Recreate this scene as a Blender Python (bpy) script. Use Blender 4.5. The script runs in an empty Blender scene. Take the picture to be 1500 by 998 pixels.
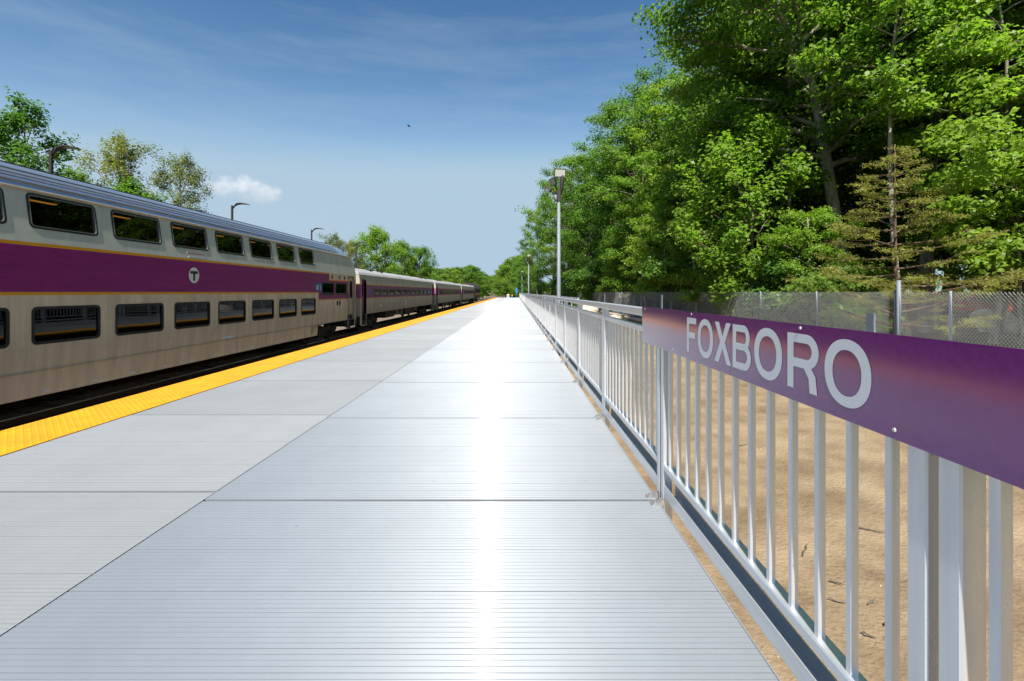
import bpy, math, random
import numpy as np
from math import radians as R, sin, cos, pi, sqrt

# ------------------------------------------------------------------ camera, sky, sun, exposure
scene = bpy.context.scene
COL = scene.collection
HC = 1.17                       # eye height above the platform deck
FPX = 708.0                     # focal length in pixels of a 1500 px wide picture (17 mm)
cam_d = bpy.data.cameras.new('camera')
cam = bpy.data.objects.new('camera', cam_d); COL.objects.link(cam)
cam.location = (0, 0, HC); cam.rotation_euler = (R(90), 0, 0)
cam_d.sensor_width = 36.0; cam_d.lens = 36.0 * FPX / 1500.0
cam_d.shift_x = -5 / 1500.0; cam_d.shift_y = -71 / 1500.0
cam_d.clip_start = 0.05; cam_d.clip_end = 6000
scene.camera = cam

SUN_EL, SUN_AZ = R(51), R(184.6)      # azimuth clockwise from +Y: the sun stands behind the camera
world = bpy.data.worlds.new('World'); scene.world = world; world.use_nodes = True
wn, wl = world.node_tree.nodes, world.node_tree.links
bg = wn['Background']; bg.inputs['Strength'].default_value = 0.14
sky = wn.new('ShaderNodeTexSky'); sky.sky_type = 'NISHITA'; sky.sun_disc = False
sky.sun_elevation = SUN_EL; sky.sun_rotation = SUN_AZ
sky.air_density = 1.0; sky.dust_density = 0.6; sky.ozone_density = 2.2

def wmath(op, a, b=None, c=None):
    n = wn.new('ShaderNodeMath'); n.operation = op
    for i, v in enumerate((a, b, c)):
        if v is None: continue
        if isinstance(v, (int, float)): n.inputs[i].default_value = v
        else: wl.new(v, n.inputs[i])
    return n.outputs[0]
tc = wn.new('ShaderNodeTexCoord')
sep = wn.new('ShaderNodeSeparateXYZ'); wl.new(tc.outputs['Generated'], sep.inputs[0])
az = wmath('ARCTAN2', sep.outputs[0], sep.outputs[1])
el = wmath('ARCSINE', sep.outputs[2])
# thin high cirrus over the whole sky
mp = wn.new('ShaderNodeMapping'); mp.inputs['Scale'].default_value = (1.2, 2.0, 9.0); mp.inputs['Rotation'].default_value = (0.12, 0.05, 0.3)
wl.new(tc.outputs['Generated'], mp.inputs[0])
cn = wn.new('ShaderNodeTexNoise'); cn.inputs['Scale'].default_value = 1.6; cn.inputs['Detail'].default_value = 7; cn.inputs['Roughness'].default_value = 0.62
wl.new(mp.outputs[0], cn.inputs['Vector'])
cr = wn.new('ShaderNodeMapRange'); cr.inputs[1].default_value = 0.46; cr.inputs[2].default_value = 0.90; cr.inputs[3].default_value = 0; cr.inputs[4].default_value = 0.38
wl.new(cn.outputs[0], cr.inputs[0])
# one tone response for the whole sky dome: deeper blue aloft, no glaring horizon
sp = wn.new('ShaderNodeSeparateColor'); wl.new(sky.outputs[0], sp.inputs[0])
cb = wn.new('ShaderNodeCombineColor')
for i, (ref, g, k, cap) in enumerate(((2.3, 2.25, 1.80, 1.64), (3.45, 1.65, 2.30, 2.20), (4.85, 1.32, 2.75, 2.72))):
    o_ = wmath('MULTIPLY', wmath('POWER', wmath('DIVIDE', sp.outputs[i], ref), g), k)
    wl.new(wmath('SMOOTH_MIN', o_, cap, 0.5), cb.inputs[i])
mx1 = wn.new('ShaderNodeMixRGB'); mx1.inputs[2].default_value = (2.0, 2.35, 2.65, 1)
wl.new(cr.outputs[0], mx1.inputs[0]); wl.new(cb.outputs[0], mx1.inputs[1])
# one small flat-bottomed cumulus low over the train
cv = wn.new('ShaderNodeCombineXYZ'); wl.new(az, cv.inputs[0]); wl.new(el, cv.inputs[1])
cn2 = wn.new('ShaderNodeTexNoise'); cn2.inputs['Scale'].default_value = 26; cn2.inputs['Detail'].default_value = 6; cn2.inputs['Roughness'].default_value = 0.55
wl.new(cv.outputs[0], cn2.inputs['Vector'])
dx = wmath('DIVIDE', wmath('SUBTRACT', az, -0.515), 0.085)
dz = wmath('DIVIDE', wmath('SUBTRACT', el, 0.182), 0.034)
rr = wmath('ADD', wmath('MULTIPLY', dx, dx), wmath('MULTIPLY', dz, dz))
mk = wmath('ADD', wmath('SUBTRACT', 0.75, rr), wmath('MULTIPLY', wmath('SUBTRACT', cn2.outputs[0], 0.5), 3.4))
mr = wn.new('ShaderNodeMapRange'); mr.interpolation_type = 'SMOOTHSTEP'
mr.inputs[1].default_value = 0.0; mr.inputs[2].default_value = 1.0; mr.inputs[3].default_value = 0; mr.inputs[4].default_value = 0.8
wl.new(mk, mr.inputs[0])
top = wn.new('ShaderNodeMapRange'); top.inputs[1].default_value = -0.7; top.inputs[2].default_value = 0.5
wl.new(dz, top.inputs[0])
cc = wn.new('ShaderNodeMixRGB'); cc.inputs[1].default_value = (1.75, 2.2, 2.6, 1); cc.inputs[2].default_value = (3.7, 3.8, 3.9, 1)
wl.new(top.outputs[0], cc.inputs[0])
mx2 = wn.new('ShaderNodeMixRGB'); wl.new(mr.outputs[0], mx2.inputs[0]); wl.new(mx1.outputs[0], mx2.inputs[1]); wl.new(cc.outputs[0], mx2.inputs[2])
wl.new(mx2.outputs[0], bg.inputs['Color'])

sun_d = bpy.data.lights.new('sun', 'SUN'); sun_d.energy = 4.9; sun_d.angle = R(0.53); sun_d.color = (1.0, 0.95, 0.87)
sun = bpy.data.objects.new('sun', sun_d); COL.objects.link(sun)
sun.rotation_euler = (R(90) - SUN_EL, 0, pi - SUN_AZ)
sun.location = (0, -20, 40)
vs = scene.view_settings
vs.view_transform = 'Standard'; vs.look = 'None'; vs.exposure = 0.95; vs.gamma = 1.0; vs.use_curve_mapping = False
scene.cycles.max_bounces = 10; scene.cycles.diffuse_bounces = 6; scene.cycles.transparent_max_bounces = 12
scene.cycles.caustics_reflective = False; scene.cycles.caustics_refractive = False

# ------------------------------------------------------------------ helpers
def px(u, y_depth): return (u - 755.0) / FPX * y_depth          # measured column of the photograph -> metres to the side at a depth

class MB:
    """collects shapes in world coordinates; build() links them as one mesh object"""
    def __init__(s): s.v, s.f, s.m = [], [], []
    def quad(s, *p, m=0):
        n = len(s.v); s.v += [tuple(q) for q in p]; s.f.append(tuple(range(n, n + len(p)))); s.m.append(m); return s
    def box(s, x0, x1, y0, y1, z0, z1, m=0):
        n = len(s.v)
        s.v += [(x0,y0,z0),(x1,y0,z0),(x1,y1,z0),(x0,y1,z0),(x0,y0,z1),(x1,y0,z1),(x1,y1,z1),(x0,y1,z1)]
        for q in ((0,3,2,1),(4,5,6,7),(0,1,5,4),(1,2,6,5),(2,3,7,6),(3,0,4,7)):
            s.f.append(tuple(n + i for i in q)); s.m.append(m)
        return s
    def bbox(s, x0, x1, y0, y1, z0, z1, b=0.004, m=0):
        """box with chamfered edges along its longest axis"""
        L = (x1-x0, y1-y0, z1-z0); a = L.index(max(L)); lo = (x0,y0,z0); hi = (x1,y1,z1)
        i, j = [k for k in range(3) if k != a]
        pr = [(lo[i]+b,lo[j]),(hi[i]-b,lo[j]),(hi[i],lo[j]+b),(hi[i],hi[j]-b),(hi[i]-b,hi[j]),(lo[i]+b,hi[j]),(lo[i],hi[j]-b),(lo[i],lo[j]+b)]
        n = len(s.v)
        for e in (lo[a], hi[a]):
            for p in pr:
                q = [0,0,0]; q[a] = e; q[i] = p[0]; q[j] = p[1]; s.v.append(tuple(q))
        fl = (a == 1)
        for k in range(8):
            t = (n+k, n+(k+1)%8, n+8+(k+1)%8, n+8+k); s.f.append(t[::-1] if fl else t); s.m.append(m)
        c0 = tuple(n+k for k in range(8)); c1 = tuple(n+8+k for k in range(8))
        s.f.append(c0 if fl else c0[::-1]); s.f.append(c1[::-1] if fl else c1); s.m += [m, m]
        return s
    def tube(s, pts, rad, n=8, m=0, cap=True):
        P = [np.array(p, float) for p in pts]
        if not hasattr(rad, '__len__'): rad = [rad] * len(P)
        base = len(s.v); up = None
        for i, p in enumerate(P):
            d = (P[min(i+1, len(P)-1)] - P[max(i-1, 0)]); d /= (np.linalg.norm(d) + 1e-9)
            if up is None: up = np.array((0,0,1.0)) if abs(d[2]) < 0.9 else np.array((0,1.0,0))
            a = np.cross(d, up); a /= (np.linalg.norm(a) + 1e-9); b = np.cross(a, d); up = b
            for k in range(n):
                t = 2*pi*k/n; s.v.append(tuple(p + rad[i]*(cos(t)*a + sin(t)*b)))
        for i in range(len(P)-1):
            for k in range(n):
                a0 = base+i*n+k; a1 = base+i*n+(k+1) % n
                s.f.append((a0, a0+n, a1+n, a1)); s.m.append(m)
        if cap:
            s.f.append(tuple(base+k for k in range(n))); s.m.append(m)
            s.f.append(tuple(base+(len(P)-1)*n+k for k in range(n))[::-1]); s.m.append(m)
        return s
    def extr(s, prof, y0, y1, m=0, cap=True):
        """profile of (x, z) points extruded along y"""
        n = len(s.v); k = len(prof)
        for y in (y0, y1): s.v += [(p[0], y, p[1]) for p in prof]
        for i in range(k):
            s.f.append((n+i, n+(i+1) % k, n+k+(i+1) % k, n+k+i)); s.m.append(m)
        if cap:
            s.f.append(tuple(n+i for i in range(k))[::-1]); s.m.append(m)
            s.f.append(tuple(n+k+i for i in range(k))); s.m.append(m)
        return s
    def mesh(s, name, mats, origin=(0,0,0), smooth=False):
        me = bpy.data.meshes.new(name)
        o = origin
        me.from_pydata([(a-o[0], b-o[1], c-o[2]) for a, b, c in s.v], [], s.f)
        for mm in (mats if isinstance(mats, (list, tuple)) else [mats]): me.materials.append(mm)
        me.polygons.foreach_set('material_index', s.m)
        if smooth: me.polygons.foreach_set('use_smooth', [True] * len(s.f))
        me.update(); return me
    def build(s, name, mats, parent=None, smooth=False, kind=None):
        root = parent
        while root is not None and root.parent is not None: root = root.parent
        org = tuple(root.location) if root is not None else (0,0,0)
        return link(name, s.mesh(name, mats, org, smooth), parent, kind=kind)

def link(name, me, parent=None, loc=None, kind=None):
    o = bpy.data.objects.new(name, me); COL.objects.link(o)
    if parent is not None: o.parent = parent
    if loc is not None: o.location = loc
    if kind: o['kind'] = kind
    return o
def tag(o, label, cat, group=None):
    o['label'] = label; o['category'] = cat
    if group: o['group'] = group
    return o
def thing(name, label, cat, loc=(0,0,0), group=None):
    return tag(link(name, None, loc=loc), label, cat, group)
def dup(root, loc, rotz=None, label=None, group=None, scale=None):
    def cp(o, par):
        c = o.copy(); COL.objects.link(c); c.parent = par
        for ch in o.children: cp(ch, c)
        return c
    r = cp(root, None); r.location = loc
    if rotz is not None: r.rotation_euler = (0, 0, rotz)
    if scale is not None: r.scale = scale
    if label: r['label'] = label
    if group: r['group'] = group
    return r

# ------------------------------------------------------------------ materials
def nodes_of(name):
    m = bpy.data.materials.new(name); m.use_nodes = True
    return m, m.node_tree.nodes, m.node_tree.links, m.node_tree.nodes['Principled BSDF']
def mat(name, col, rough=0.6, metal=0.0, col2=None, nscale=4.0, stretch=(1,1,1), bump=0.0, bscale=None, spec=0.5, aniso=0.0, tangent=None, detail=5, rvar=0.0, lo=0.35, hi=0.65):
    m, n, l, b = nodes_of(name)
    b.inputs['Base Color'].default_value = (*col, 1); b.inputs['Roughness'].default_value = rough
    b.inputs['Metallic'].default_value = metal; b.inputs['Specular IOR Level'].default_value = spec
    t = n.new('ShaderNodeTexCoord'); mp = n.new('ShaderNodeMapping'); mp.inputs['Scale'].default_value = stretch
    g = n.new('ShaderNodeNewGeometry'); l.new(g.outputs['Position'], mp.inputs[0])
    if col2 is not None or rvar:
        nz = n.new('ShaderNodeTexNoise'); nz.inputs['Scale'].default_value = nscale; nz.inputs['Detail'].default_value = detail; nz.inputs['Roughness'].default_value = 0.6
        l.new(mp.outputs[0], nz.inputs['Vector'])
        r = n.new('ShaderNodeMapRange'); r.inputs[1].default_value = lo; r.inputs[2].default_value = hi
        l.new(nz.outputs[0], r.inputs[0])
        if col2 is not None:
            x = n.new('ShaderNodeMixRGB'); x.inputs[1].default_value = (*col, 1); x.inputs[2].default_value = (*col2, 1)
            l.new(r.outputs[0], x.inputs[0]); l.new(x.outputs[0], b.inputs['Base Color'])
        if rvar:
            r2 = n.new('ShaderNodeMapRange'); r2.inputs[3].default_value = rough - rvar; r2.inputs[4].default_value = rough + rvar
            l.new(r.outputs[0], r2.inputs[0]); l.new(r2.outputs[0], b.inputs['Roughness'])
    if bump:
        nb = n.new('ShaderNodeTexNoise'); nb.inputs['Scale'].default_value = bscale or nscale * 6; nb.inputs['Detail'].default_value = 6
        l.new(mp.outputs[0], nb.inputs['Vector'])
        bp = n.new('ShaderNodeBump'); bp.inputs['Strength'].default_value = min(1.0, bump); bp.inputs['Distance'].default_value = 0.02
        l.new(nb.outputs[0], bp.inputs['Height']); l.new(bp.outputs[0], b.inputs['Normal'])
    if aniso:
        b.inputs['Anisotropic'].default_value = aniso
        c = n.new('ShaderNodeCombineXYZ')
        for i in range(3): c.inputs[i].default_value = tangent[i]
        l.new(c.outputs[0], b.inputs['Tangent'])
    return m
def leaf_mat(name, c1, c2, trans=0.4, rough=0.45):
    m, n, l, b = nodes_of(name)
    g = n.new('ShaderNodeNewGeometry'); oi = n.new('ShaderNodeObjectInfo')
    x = n.new('ShaderNodeMixRGB'); x.inputs[1].default_value = (*c1, 1); x.inputs[2].default_value = (*c2, 1)
    l.new(g.outputs['Random Per Island'], x.inputs[0])
    h = n.new('ShaderNodeHueSaturation')
    a = n.new('ShaderNodeMapRange'); a.inputs[3].default_value = 0.475; a.inputs[4].default_value = 0.515; l.new(oi.outputs['Random'], a.inputs[0]); l.new(a.outputs[0], h.inputs['Hue'])
    v = n.new('ShaderNodeMapRange'); v.inputs[3].default_value = 1.2; v.inputs[4].default_value = 0.8; l.new(oi.outputs['Random'], v.inputs[0]); l.new(v.outputs[0], h.inputs['Value'])
    l.new(x.outputs[0], h.inputs['Color']); l.new(h.outputs[0], b.inputs['Base Color'])
    b.inputs['Roughness'].default_value = rough; b.inputs['Specular IOR Level'].default_value = 0.35
    t = n.new('ShaderNodeBsdfTranslucent')
    tm = n.new('ShaderNodeMixRGB'); tm.blend_type = 'MULTIPLY'; tm.inputs[0].default_value = 1; tm.inputs[2].default_value = (1.28, 1.45, 0.75, 1)
    l.new(h.outputs[0], tm.inputs[1]); l.new(tm.outputs[0], t.inputs['Color'])
    ms = n.new('ShaderNodeMixShader'); ms.inputs[0].default_value = trans
    l.new(b.outputs[0], ms.inputs[1]); l.new(t.outputs[0], ms.inputs[2])
    l.new(ms.outputs[0], n['Material Output'].inputs['Surface'])
    return m
def emit_mat(name, col, s):
    m, n, l, b = nodes_of(name)
    b.inputs['Base Color'].default_value = (*col, 1); b.inputs['Emission Color'].default_value = (*col, 1); b.inputs['Emission Strength'].default_value = s
    return m
def glass_mat(name, tint, ior=1.45, rough=0.015):
    m, n, l, b = nodes_of(name)
    t = n.new('ShaderNodeBsdfTransparent'); t.inputs[0].default_value = (*tint, 1)
    g = n.new('ShaderNodeBsdfGlossy'); g.inputs['Roughness'].default_value = rough; g.inputs['Color'].default_value = (.9,.95,1,1)
    fr = n.new('ShaderNodeFresnel'); fr.inputs['IOR'].default_value = ior
    g2 = n.new('ShaderNodeTexCoord'); nz = n.new('ShaderNodeTexNoise'); nz.inputs['Scale'].default_value = 0.9; nz.inputs['Detail'].default_value = 0
    ge = n.new('ShaderNodeNewGeometry'); l.new(ge.outputs['Position'], nz.inputs['Vector'])
    bp = n.new('ShaderNodeBump'); bp.inputs['Strength'].default_value = 0.05; bp.inputs['Distance'].default_value = 0.05
    l.new(nz.outputs[0], bp.inputs['Height']); l.new(bp.outputs[0], g.inputs['Normal'])
    ms = n.new('ShaderNodeMixShader'); l.new(fr.outputs[0], ms.inputs[0]); l.new(t.outputs[0], ms.inputs[1]); l.new(g.outputs[0], ms.inputs[2])
    l.new(ms.outputs[0], n['Material Output'].inputs['Surface'])
    return m

M = {}
# ribbed extruded aluminium deck: rough across the ribs, smoother along them
def deck_mat(name, col, rough, metal, aniso, streak, grit):
    m, n, l, b = nodes_of(name)
    b.inputs['Roughness'].default_value = rough; b.inputs['Metallic'].default_value = metal; b.inputs['Anisotropic'].default_value = aniso
    cy = n.new('ShaderNodeCombineXYZ'); cy.inputs[1].default_value = 1; l.new(cy.outputs[0], b.inputs['Tangent'])
    oi = n.new('ShaderNodeObjectInfo'); g = n.new('ShaderNodeNewGeometry')
    r = n.new('ShaderNodeMapRange'); r.inputs[3].default_value = .88; r.inputs[4].default_value = 1.08; l.new(oi.outputs['Random'], r.inputs[0])
    # faint foot-worn clouds and a few dark scuff specks
    nz = n.new('ShaderNodeTexNoise'); nz.inputs['Scale'].default_value = 1.3; nz.inputs['Detail'].default_value = 9; nz.inputs['Roughness'].default_value = .7; l.new(g.outputs['Position'], nz.inputs['Vector'])
    r2 = n.new('ShaderNodeMapRange'); r2.inputs[1].default_value = .3; r2.inputs[2].default_value = .7; r2.inputs[3].default_value = .90; r2.inputs[4].default_value = 1.05; l.new(nz.outputs[0], r2.inputs[0])
    vo = n.new('ShaderNodeTexVoronoi'); vo.inputs['Scale'].default_value = 3.1; l.new(g.outputs['Position'], vo.inputs['Vector'])
    r3 = n.new('ShaderNodeMapRange'); r3.inputs[1].default_value = .012; r3.inputs[2].default_value = .03; r3.inputs[3].default_value = .55; r3.inputs[4].default_value = 1; l.new(vo.outputs['Distance'], r3.inputs[0])
    m1 = n.new('ShaderNodeMath'); m1.operation = 'MULTIPLY'; l.new(r.outputs[0], m1.inputs[0]); l.new(r2.outputs[0], m1.inputs[1])
    m2 = n.new('ShaderNodeMath'); m2.operation = 'MULTIPLY'; l.new(m1.outputs[0], m2.inputs[0]); l.new(r3.outputs[0], m2.inputs[1])
    sc = n.new('ShaderNodeVectorMath'); sc.operation = 'SCALE'; sc.inputs[0].default_value = col; l.new(m2.outputs[0], sc.inputs['Scale']); l.new(sc.outputs[0], b.inputs['Base Color'])
    if grit:
        nb = n.new('ShaderNodeTexNoise'); nb.inputs['Scale'].default_value = 150; l.new(g.outputs['Position'], nb.inputs['Vector'])
        bp = n.new('ShaderNodeBump'); bp.inputs['Strength'].default_value = grit; bp.inputs['Distance'].default_value = .004; l.new(nb.outputs[0], bp.inputs['Height']); l.new(bp.outputs[0], b.inputs['Normal'])
    # the extruded ribs scatter light in a narrow fan across their length
    gl = n.new('ShaderNodeBsdfAnisotropic'); gl.inputs['Roughness'].default_value = .30; gl.inputs['Anisotropy'].default_value = .88; gl.inputs['Color'].default_value = (.9,.9,.9,1)
    cx = n.new('ShaderNodeCombineXYZ'); cx.inputs[0].default_value = 1; l.new(cx.outputs[0], gl.inputs['Tangent'])
    g2 = n.new('ShaderNodeBsdfAnisotropic'); g2.inputs['Roughness'].default_value = .44; g2.inputs['Anisotropy'].default_value = .62; g2.inputs['Color'].default_value = (.9,.9,.9,1); l.new(cx.outputs[0], g2.inputs['Tangent'])
    m0 = n.new('ShaderNodeMixShader'); m0.inputs[0].default_value = streak*6; l.new(b.outputs[0], m0.inputs[1]); l.new(g2.outputs[0], m0.inputs[2])
    ms = n.new('ShaderNodeMixShader'); ms.inputs[0].default_value = streak; l.new(m0.outputs[0], ms.inputs[1]); l.new(gl.outputs[0], ms.inputs[2])
    l.new(ms.outputs[0], n['Material Output'].inputs['Surface'])
    return m
M['deck'] = deck_mat('deck_aluminium', (.255,.285,.315), .50, .28, .85, .009, 0)
M['deck2'] = deck_mat('deck_grit', (.29,.305,.315), .65, .35, .5, .004, .25)
M['groove'] = mat('groove_shade', (.14,.155,.175), 0.8)  # dark tone painted in as shade of the grooves and panel sides
M['joint_shade'] = mat('joint_shade_strip', (.03,.03,.032), 0.9)  # black strip added under each joint to paint the shade in the gap
M['alu'] = mat('railing_aluminium', (.80,.81,.82), 0.32, 0.62, (.72,.73,.75), 5, (6,6,.6), rvar=0.06)
M['alu_h'] = mat('rail_aluminium', (.80,.81,.82), 0.34, 0.70, (.72,.74,.76), 5, (6,.6,6), rvar=0.06)
M['cast'] = mat('cast_bracket', (.42,.42,.42), 0.55, 0.7, (.3,.3,.3), 40, bump=0.4)
M['galv'] = mat('galvanised_steel', (.20,.23,.265), 0.65, 0.3, (.16,.185,.21), 12)
M['wire'] = mat('fence_wire', (.42,.44,.45), 0.5, 0.4)
M['yellow'] = mat('tactile_yellow', (.66,.295,.003), 0.6, 0, (.55,.24,.004), 3.5, detail=9)
M['fascia'] = mat('fascia_dark', (.05,.045,.04), 0.8)
M['rustfascia'] = mat('edge_timber', (.08,.05,.03), 0.85, 0, (.04,.03,.02), 6)
M['sign'] = mat('sign_purple', (.14,.008,.16), 0.16, 0, spec=0.6, col2=(.17,.012,.19), nscale=60, rvar=0.03)
for _k, _v in (('Coat Weight', 1.0), ('Coat Roughness', 0.11), ('Coat IOR', 1.6)): M['sign'].node_tree.nodes['Principled BSDF'].inputs[_k].default_value = _v
M['signedge'] = mat('sign_edge', (.75,.74,.72), 0.5)
M['letter'] = mat('sign_letter_white', (.80,.81,.82), 0.35)
M['screw'] = mat('screw_steel', (.6,.6,.6), 0.35, 0.9)
M['sand'] = mat('sand', (.285,.214,.135), 0.95, 0, (.155,.108,.064), 1.5, bump=1.0, bscale=26, detail=15, spec=0.2)
M['forestfloor'] = mat('leaf_litter', (.17,.105,.06), 0.95, 0, (.07,.06,.025), 0.8, bump=1, bscale=6, detail=8, spec=0.1)
M['ground'] = mat('rough_grass_soil', (.09,.10,.035), 0.95, 0, (.14,.105,.06), 0.15, bump=0.6, bscale=3, detail=10, spec=0.1)
M['ballast'] = mat('ballast', (.24,.19,.145), 0.95, 0, (.09,.07,.055), 9, bump=1.0, bscale=16, detail=6, spec=0.2)
M['rail'] = mat('rail_steel', (.12,.07,.045), 0.6, 0.5)
M['railhead'] = mat('rail_head', (.5,.48,.46), 0.3, 1)
M['tie'] = mat('tie_wood', (.07,.05,.035), 0.9, 0, (.04,.03,.022), 5)
M['asphalt'] = mat('asphalt', (.07,.068,.065), 0.9, 0, (.05,.05,.05), 2)
M['steel'] = mat('coach_stainless', (.82,.68,.50), 0.40, 0.35, (.64,.52,.385), 1.7, (1,2.4,.3), rvar=0.08, bump=0.05, bscale=2.2, detail=9)
M['steel2'] = mat('old_coach_stainless', (.56,.50,.42), 0.42, 0.4, (.42,.37,.31), 1.4, (1,2.0,.3), rvar=0.05)
M['steelup'] = mat('coach_upper_grey', (.62,.64,.56), 0.42, 0.3, (.50,.52,.46), 1.2, (1,1.8,.35), rvar=0.05)
M['roof'] = mat('coach_roof', (.50,.55,.62), 0.34, 0.85, (.42,.47,.53), 2, (2,.4,2), rvar=0.06)
M['roofpale'] = mat('coach_roof_pale', (.42,.42,.41), 0.55, 0.2, (.34,.34,.335), 1.5, (1,.5,1))
M['purple'] = mat('coach_purple', (.27,.020,.165), 0.42, 0, (.22,.016,.135), 2.5, (1,.6,5), spec=0.3)
M['purple2'] = mat('coach_purple_faded', (.26,.075,.215), 0.5, 0, (.21,.06,.17), 1.5, (1,.6,3), spec=0.35)
M['stripe'] = mat('coach_yellow', (.75,.33,.006), 0.45)
M['gasket'] = mat('window_gasket', (.018,.018,.02), 0.5)
M['rim'] = mat('window_rim', (.45,.45,.45), 0.35, 0.9)
M['glass'] = glass_mat('tinted_glass', (.16,.15,.13))
M['reflection_panel'] = mat('painted_reflection', (.75,.74,.70), 0.8)  # pale colour painting the bright deck reflection in single-deck coach windows
M['glass2'] = glass_mat('clear_glass', (.72,.72,.70))
M['interior'] = mat('coach_interior', (.012,.012,.013), 0.8)
M['warm'] = emit_mat('ceiling_light_warm', (.95,.42,.08), 0.8)
M['white'] = mat('white_paint', (.75,.74,.71), 0.5)
M['black'] = mat('black_paint', (.012,.012,.012), 0.5)
M['blue'] = mat('blue_sign', (.02,.16,.42), 0.5)
M['pink'] = mat('faded_red_print', (.50,.32,.30), 0.6)
M['under'] = mat('undercarriage', (.030,.028,.026), 0.75, 0.2, (.018,.017,.016), 4)
M['underlt'] = mat('undercarriage_box', (.16,.15,.135), 0.7, 0.2)
M['bronze'] = mat('lamp_bronze', (.032,.027,.024), 0.5, 0.3)
M['lens'] = mat('lamp_lens', (.42,.42,.40), 0.4)
M['loco'] = mat('locomotive_dark', (.065,.03,.045), 0.5, 0.1, (.04,.02,.03), 2)
M['bark'] = mat('bark_grey', (.17,.145,.115), 0.95, 0, (.07,.055,.042), 5, (1,1,.25), bump=1, bscale=14, spec=0.1)
M['barklt'] = mat('bark_pale', (.36,.33,.28), 0.95, 0, (.17,.15,.12), 4, (1,1,.3), bump=1, bscale=14, spec=0.1)
M['barkred'] = mat('bark_red', (.15,.10,.07), 0.95, 0, (.09,.06,.045), 6, (1,1,.3), bump=1, bscale=14, spec=0.1)
M['leaf'] = leaf_mat('leaf_oak', (.108,.21,.028), (.18,.295,.045), 0.58)
M['leafb'] = leaf_mat('leaf_maple_bright', (.128,.25,.028), (.205,.325,.045), 0.56)
M['leafd'] = leaf_mat('leaf_dark', (.085,.185,.034), (.14,.25,.046), 0.56)
M['leafg'] = leaf_mat('leaf_birch_olive', (.13,.165,.04), (.20,.23,.06), 0.45)
M['needle'] = leaf_mat('pine_needles', (.022,.05,.013), (.045,.08,.02), 0.2)
M['hemlock'] = leaf_mat('browning_needles', (.23,.28,.055), (.31,.28,.08), 0.5)
M['stone'] = mat('boulder_stone', (.52,.47,.39), 0.9, 0, (.33,.29,.23), 4, bump=0.8)
M['pebble'] = mat('pebble_stone', (.26,.21,.16), 0.9, 0, (.15,.12,.09), 9)
M['straw'] = mat('straw', (.52,.46,.36), 0.95, 0, (.35,.29,.2), 9, bump=1)
M['orange'] = mat('barrier_orange', (.55,.075,.02), 0.7)
M['conc'] = mat('concrete', (.38,.37,.35), 0.9, 0, (.28,.27,.26), 2)
M['green'] = mat('stake_green', (.01,.22,.12), 0.6)
M['feather'] = mat('bird_dark', (.02,.02,.025), 0.8)

# ------------------------------------------------------------------ the ground
rng = np.random.default_rng(7)
def hgrid(name, m, xs, ys, zf, smooth=True):
    X, Y = np.meshgrid(xs, ys); Z = zf(X, Y)
    b = MB(); nx = len(xs)
    b.v = list(zip(X.ravel().tolist(), Y.ravel().tolist(), Z.ravel().tolist()))
    for j in range(len(ys)-1):
        for i in range(nx-1):
            a = j*nx+i; b.f.append((a, a+1, a+nx+1, a+nx)); b.m.append(0)
    o = b.build(name, m, smooth=smooth); o['kind'] = 'structure'; return o
def bumps(X, Y, amp, sc, seed):
    r = np.random.default_rng(seed); Z = 0*X
    for k in range(14):
        a = r.uniform(0, 2*pi); f = sc*r.uniform(.4, 2.6)
        Z = Z + np.sin((X*cos(a)+Y*sin(a))*f + r.uniform(0, 6.28))*amp/(1+f/sc)
    return Z
hgrid('ground', M['ground'], np.linspace(-2500, 2500, 41), np.linspace(-300, 4700, 41), lambda X, Y: -1.75 + 0*X)
def sandz(X, Y): return -1.02 + np.clip((X-2)/7, 0, 1)*0.28 + bumps(X, Y, .018, 1.3, 3) + bumps(X, Y, .006, 6, 4)
hgrid('sandy_ground', M['sand'], np.concatenate([np.linspace(.3, 4, 46), np.linspace(4.3, 9.4, 24)]),
      np.concatenate([np.linspace(-3, 8, 110), np.linspace(8.3, 125, 180)]), sandz)
def woodz(X, Y): return -0.78 + np.clip((X-9)/16, 0, 1.6)*0.95 + bumps(X, Y, .05, .6, 5)
hgrid('forest_floor', M['forestfloor'], np.linspace(9.0, 90, 60), np.linspace(-20, 260, 120), woodz)
def bankz(X, Y): return -1.15 + bumps(X, Y, .05, .5, 9)
hgrid('far_bank', M['ground'], np.linspace(-1.5, 9.5, 12), np.linspace(104, 420, 60), bankz)
hgrid('ballast_bed', M['ballast'], np.concatenate([np.linspace(-16.2, -12.2, 8), np.linspace(-12, -4.4, 40)]), np.linspace(-4, 330, 300),
      lambda X, Y: -1.36 + bumps(X, Y, .015, 4, 11) - np.clip((-12.3-X)/3, 0, 1)*.2)
b = MB().box(-22, -16.0, -4, 118, -1.7, -1.05); o = b.build('low_platform', M['asphalt']); o['kind'] = 'structure'
hgrid('wooded_bank', M['ground'], np.linspace(-160, -21.8, 40), np.linspace(-20, 420, 60), lambda X, Y: -1.5 + np.clip((-24-X)/60, 0, 1)*1.5 + bumps(X, Y, .08, .3, 13))

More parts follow.
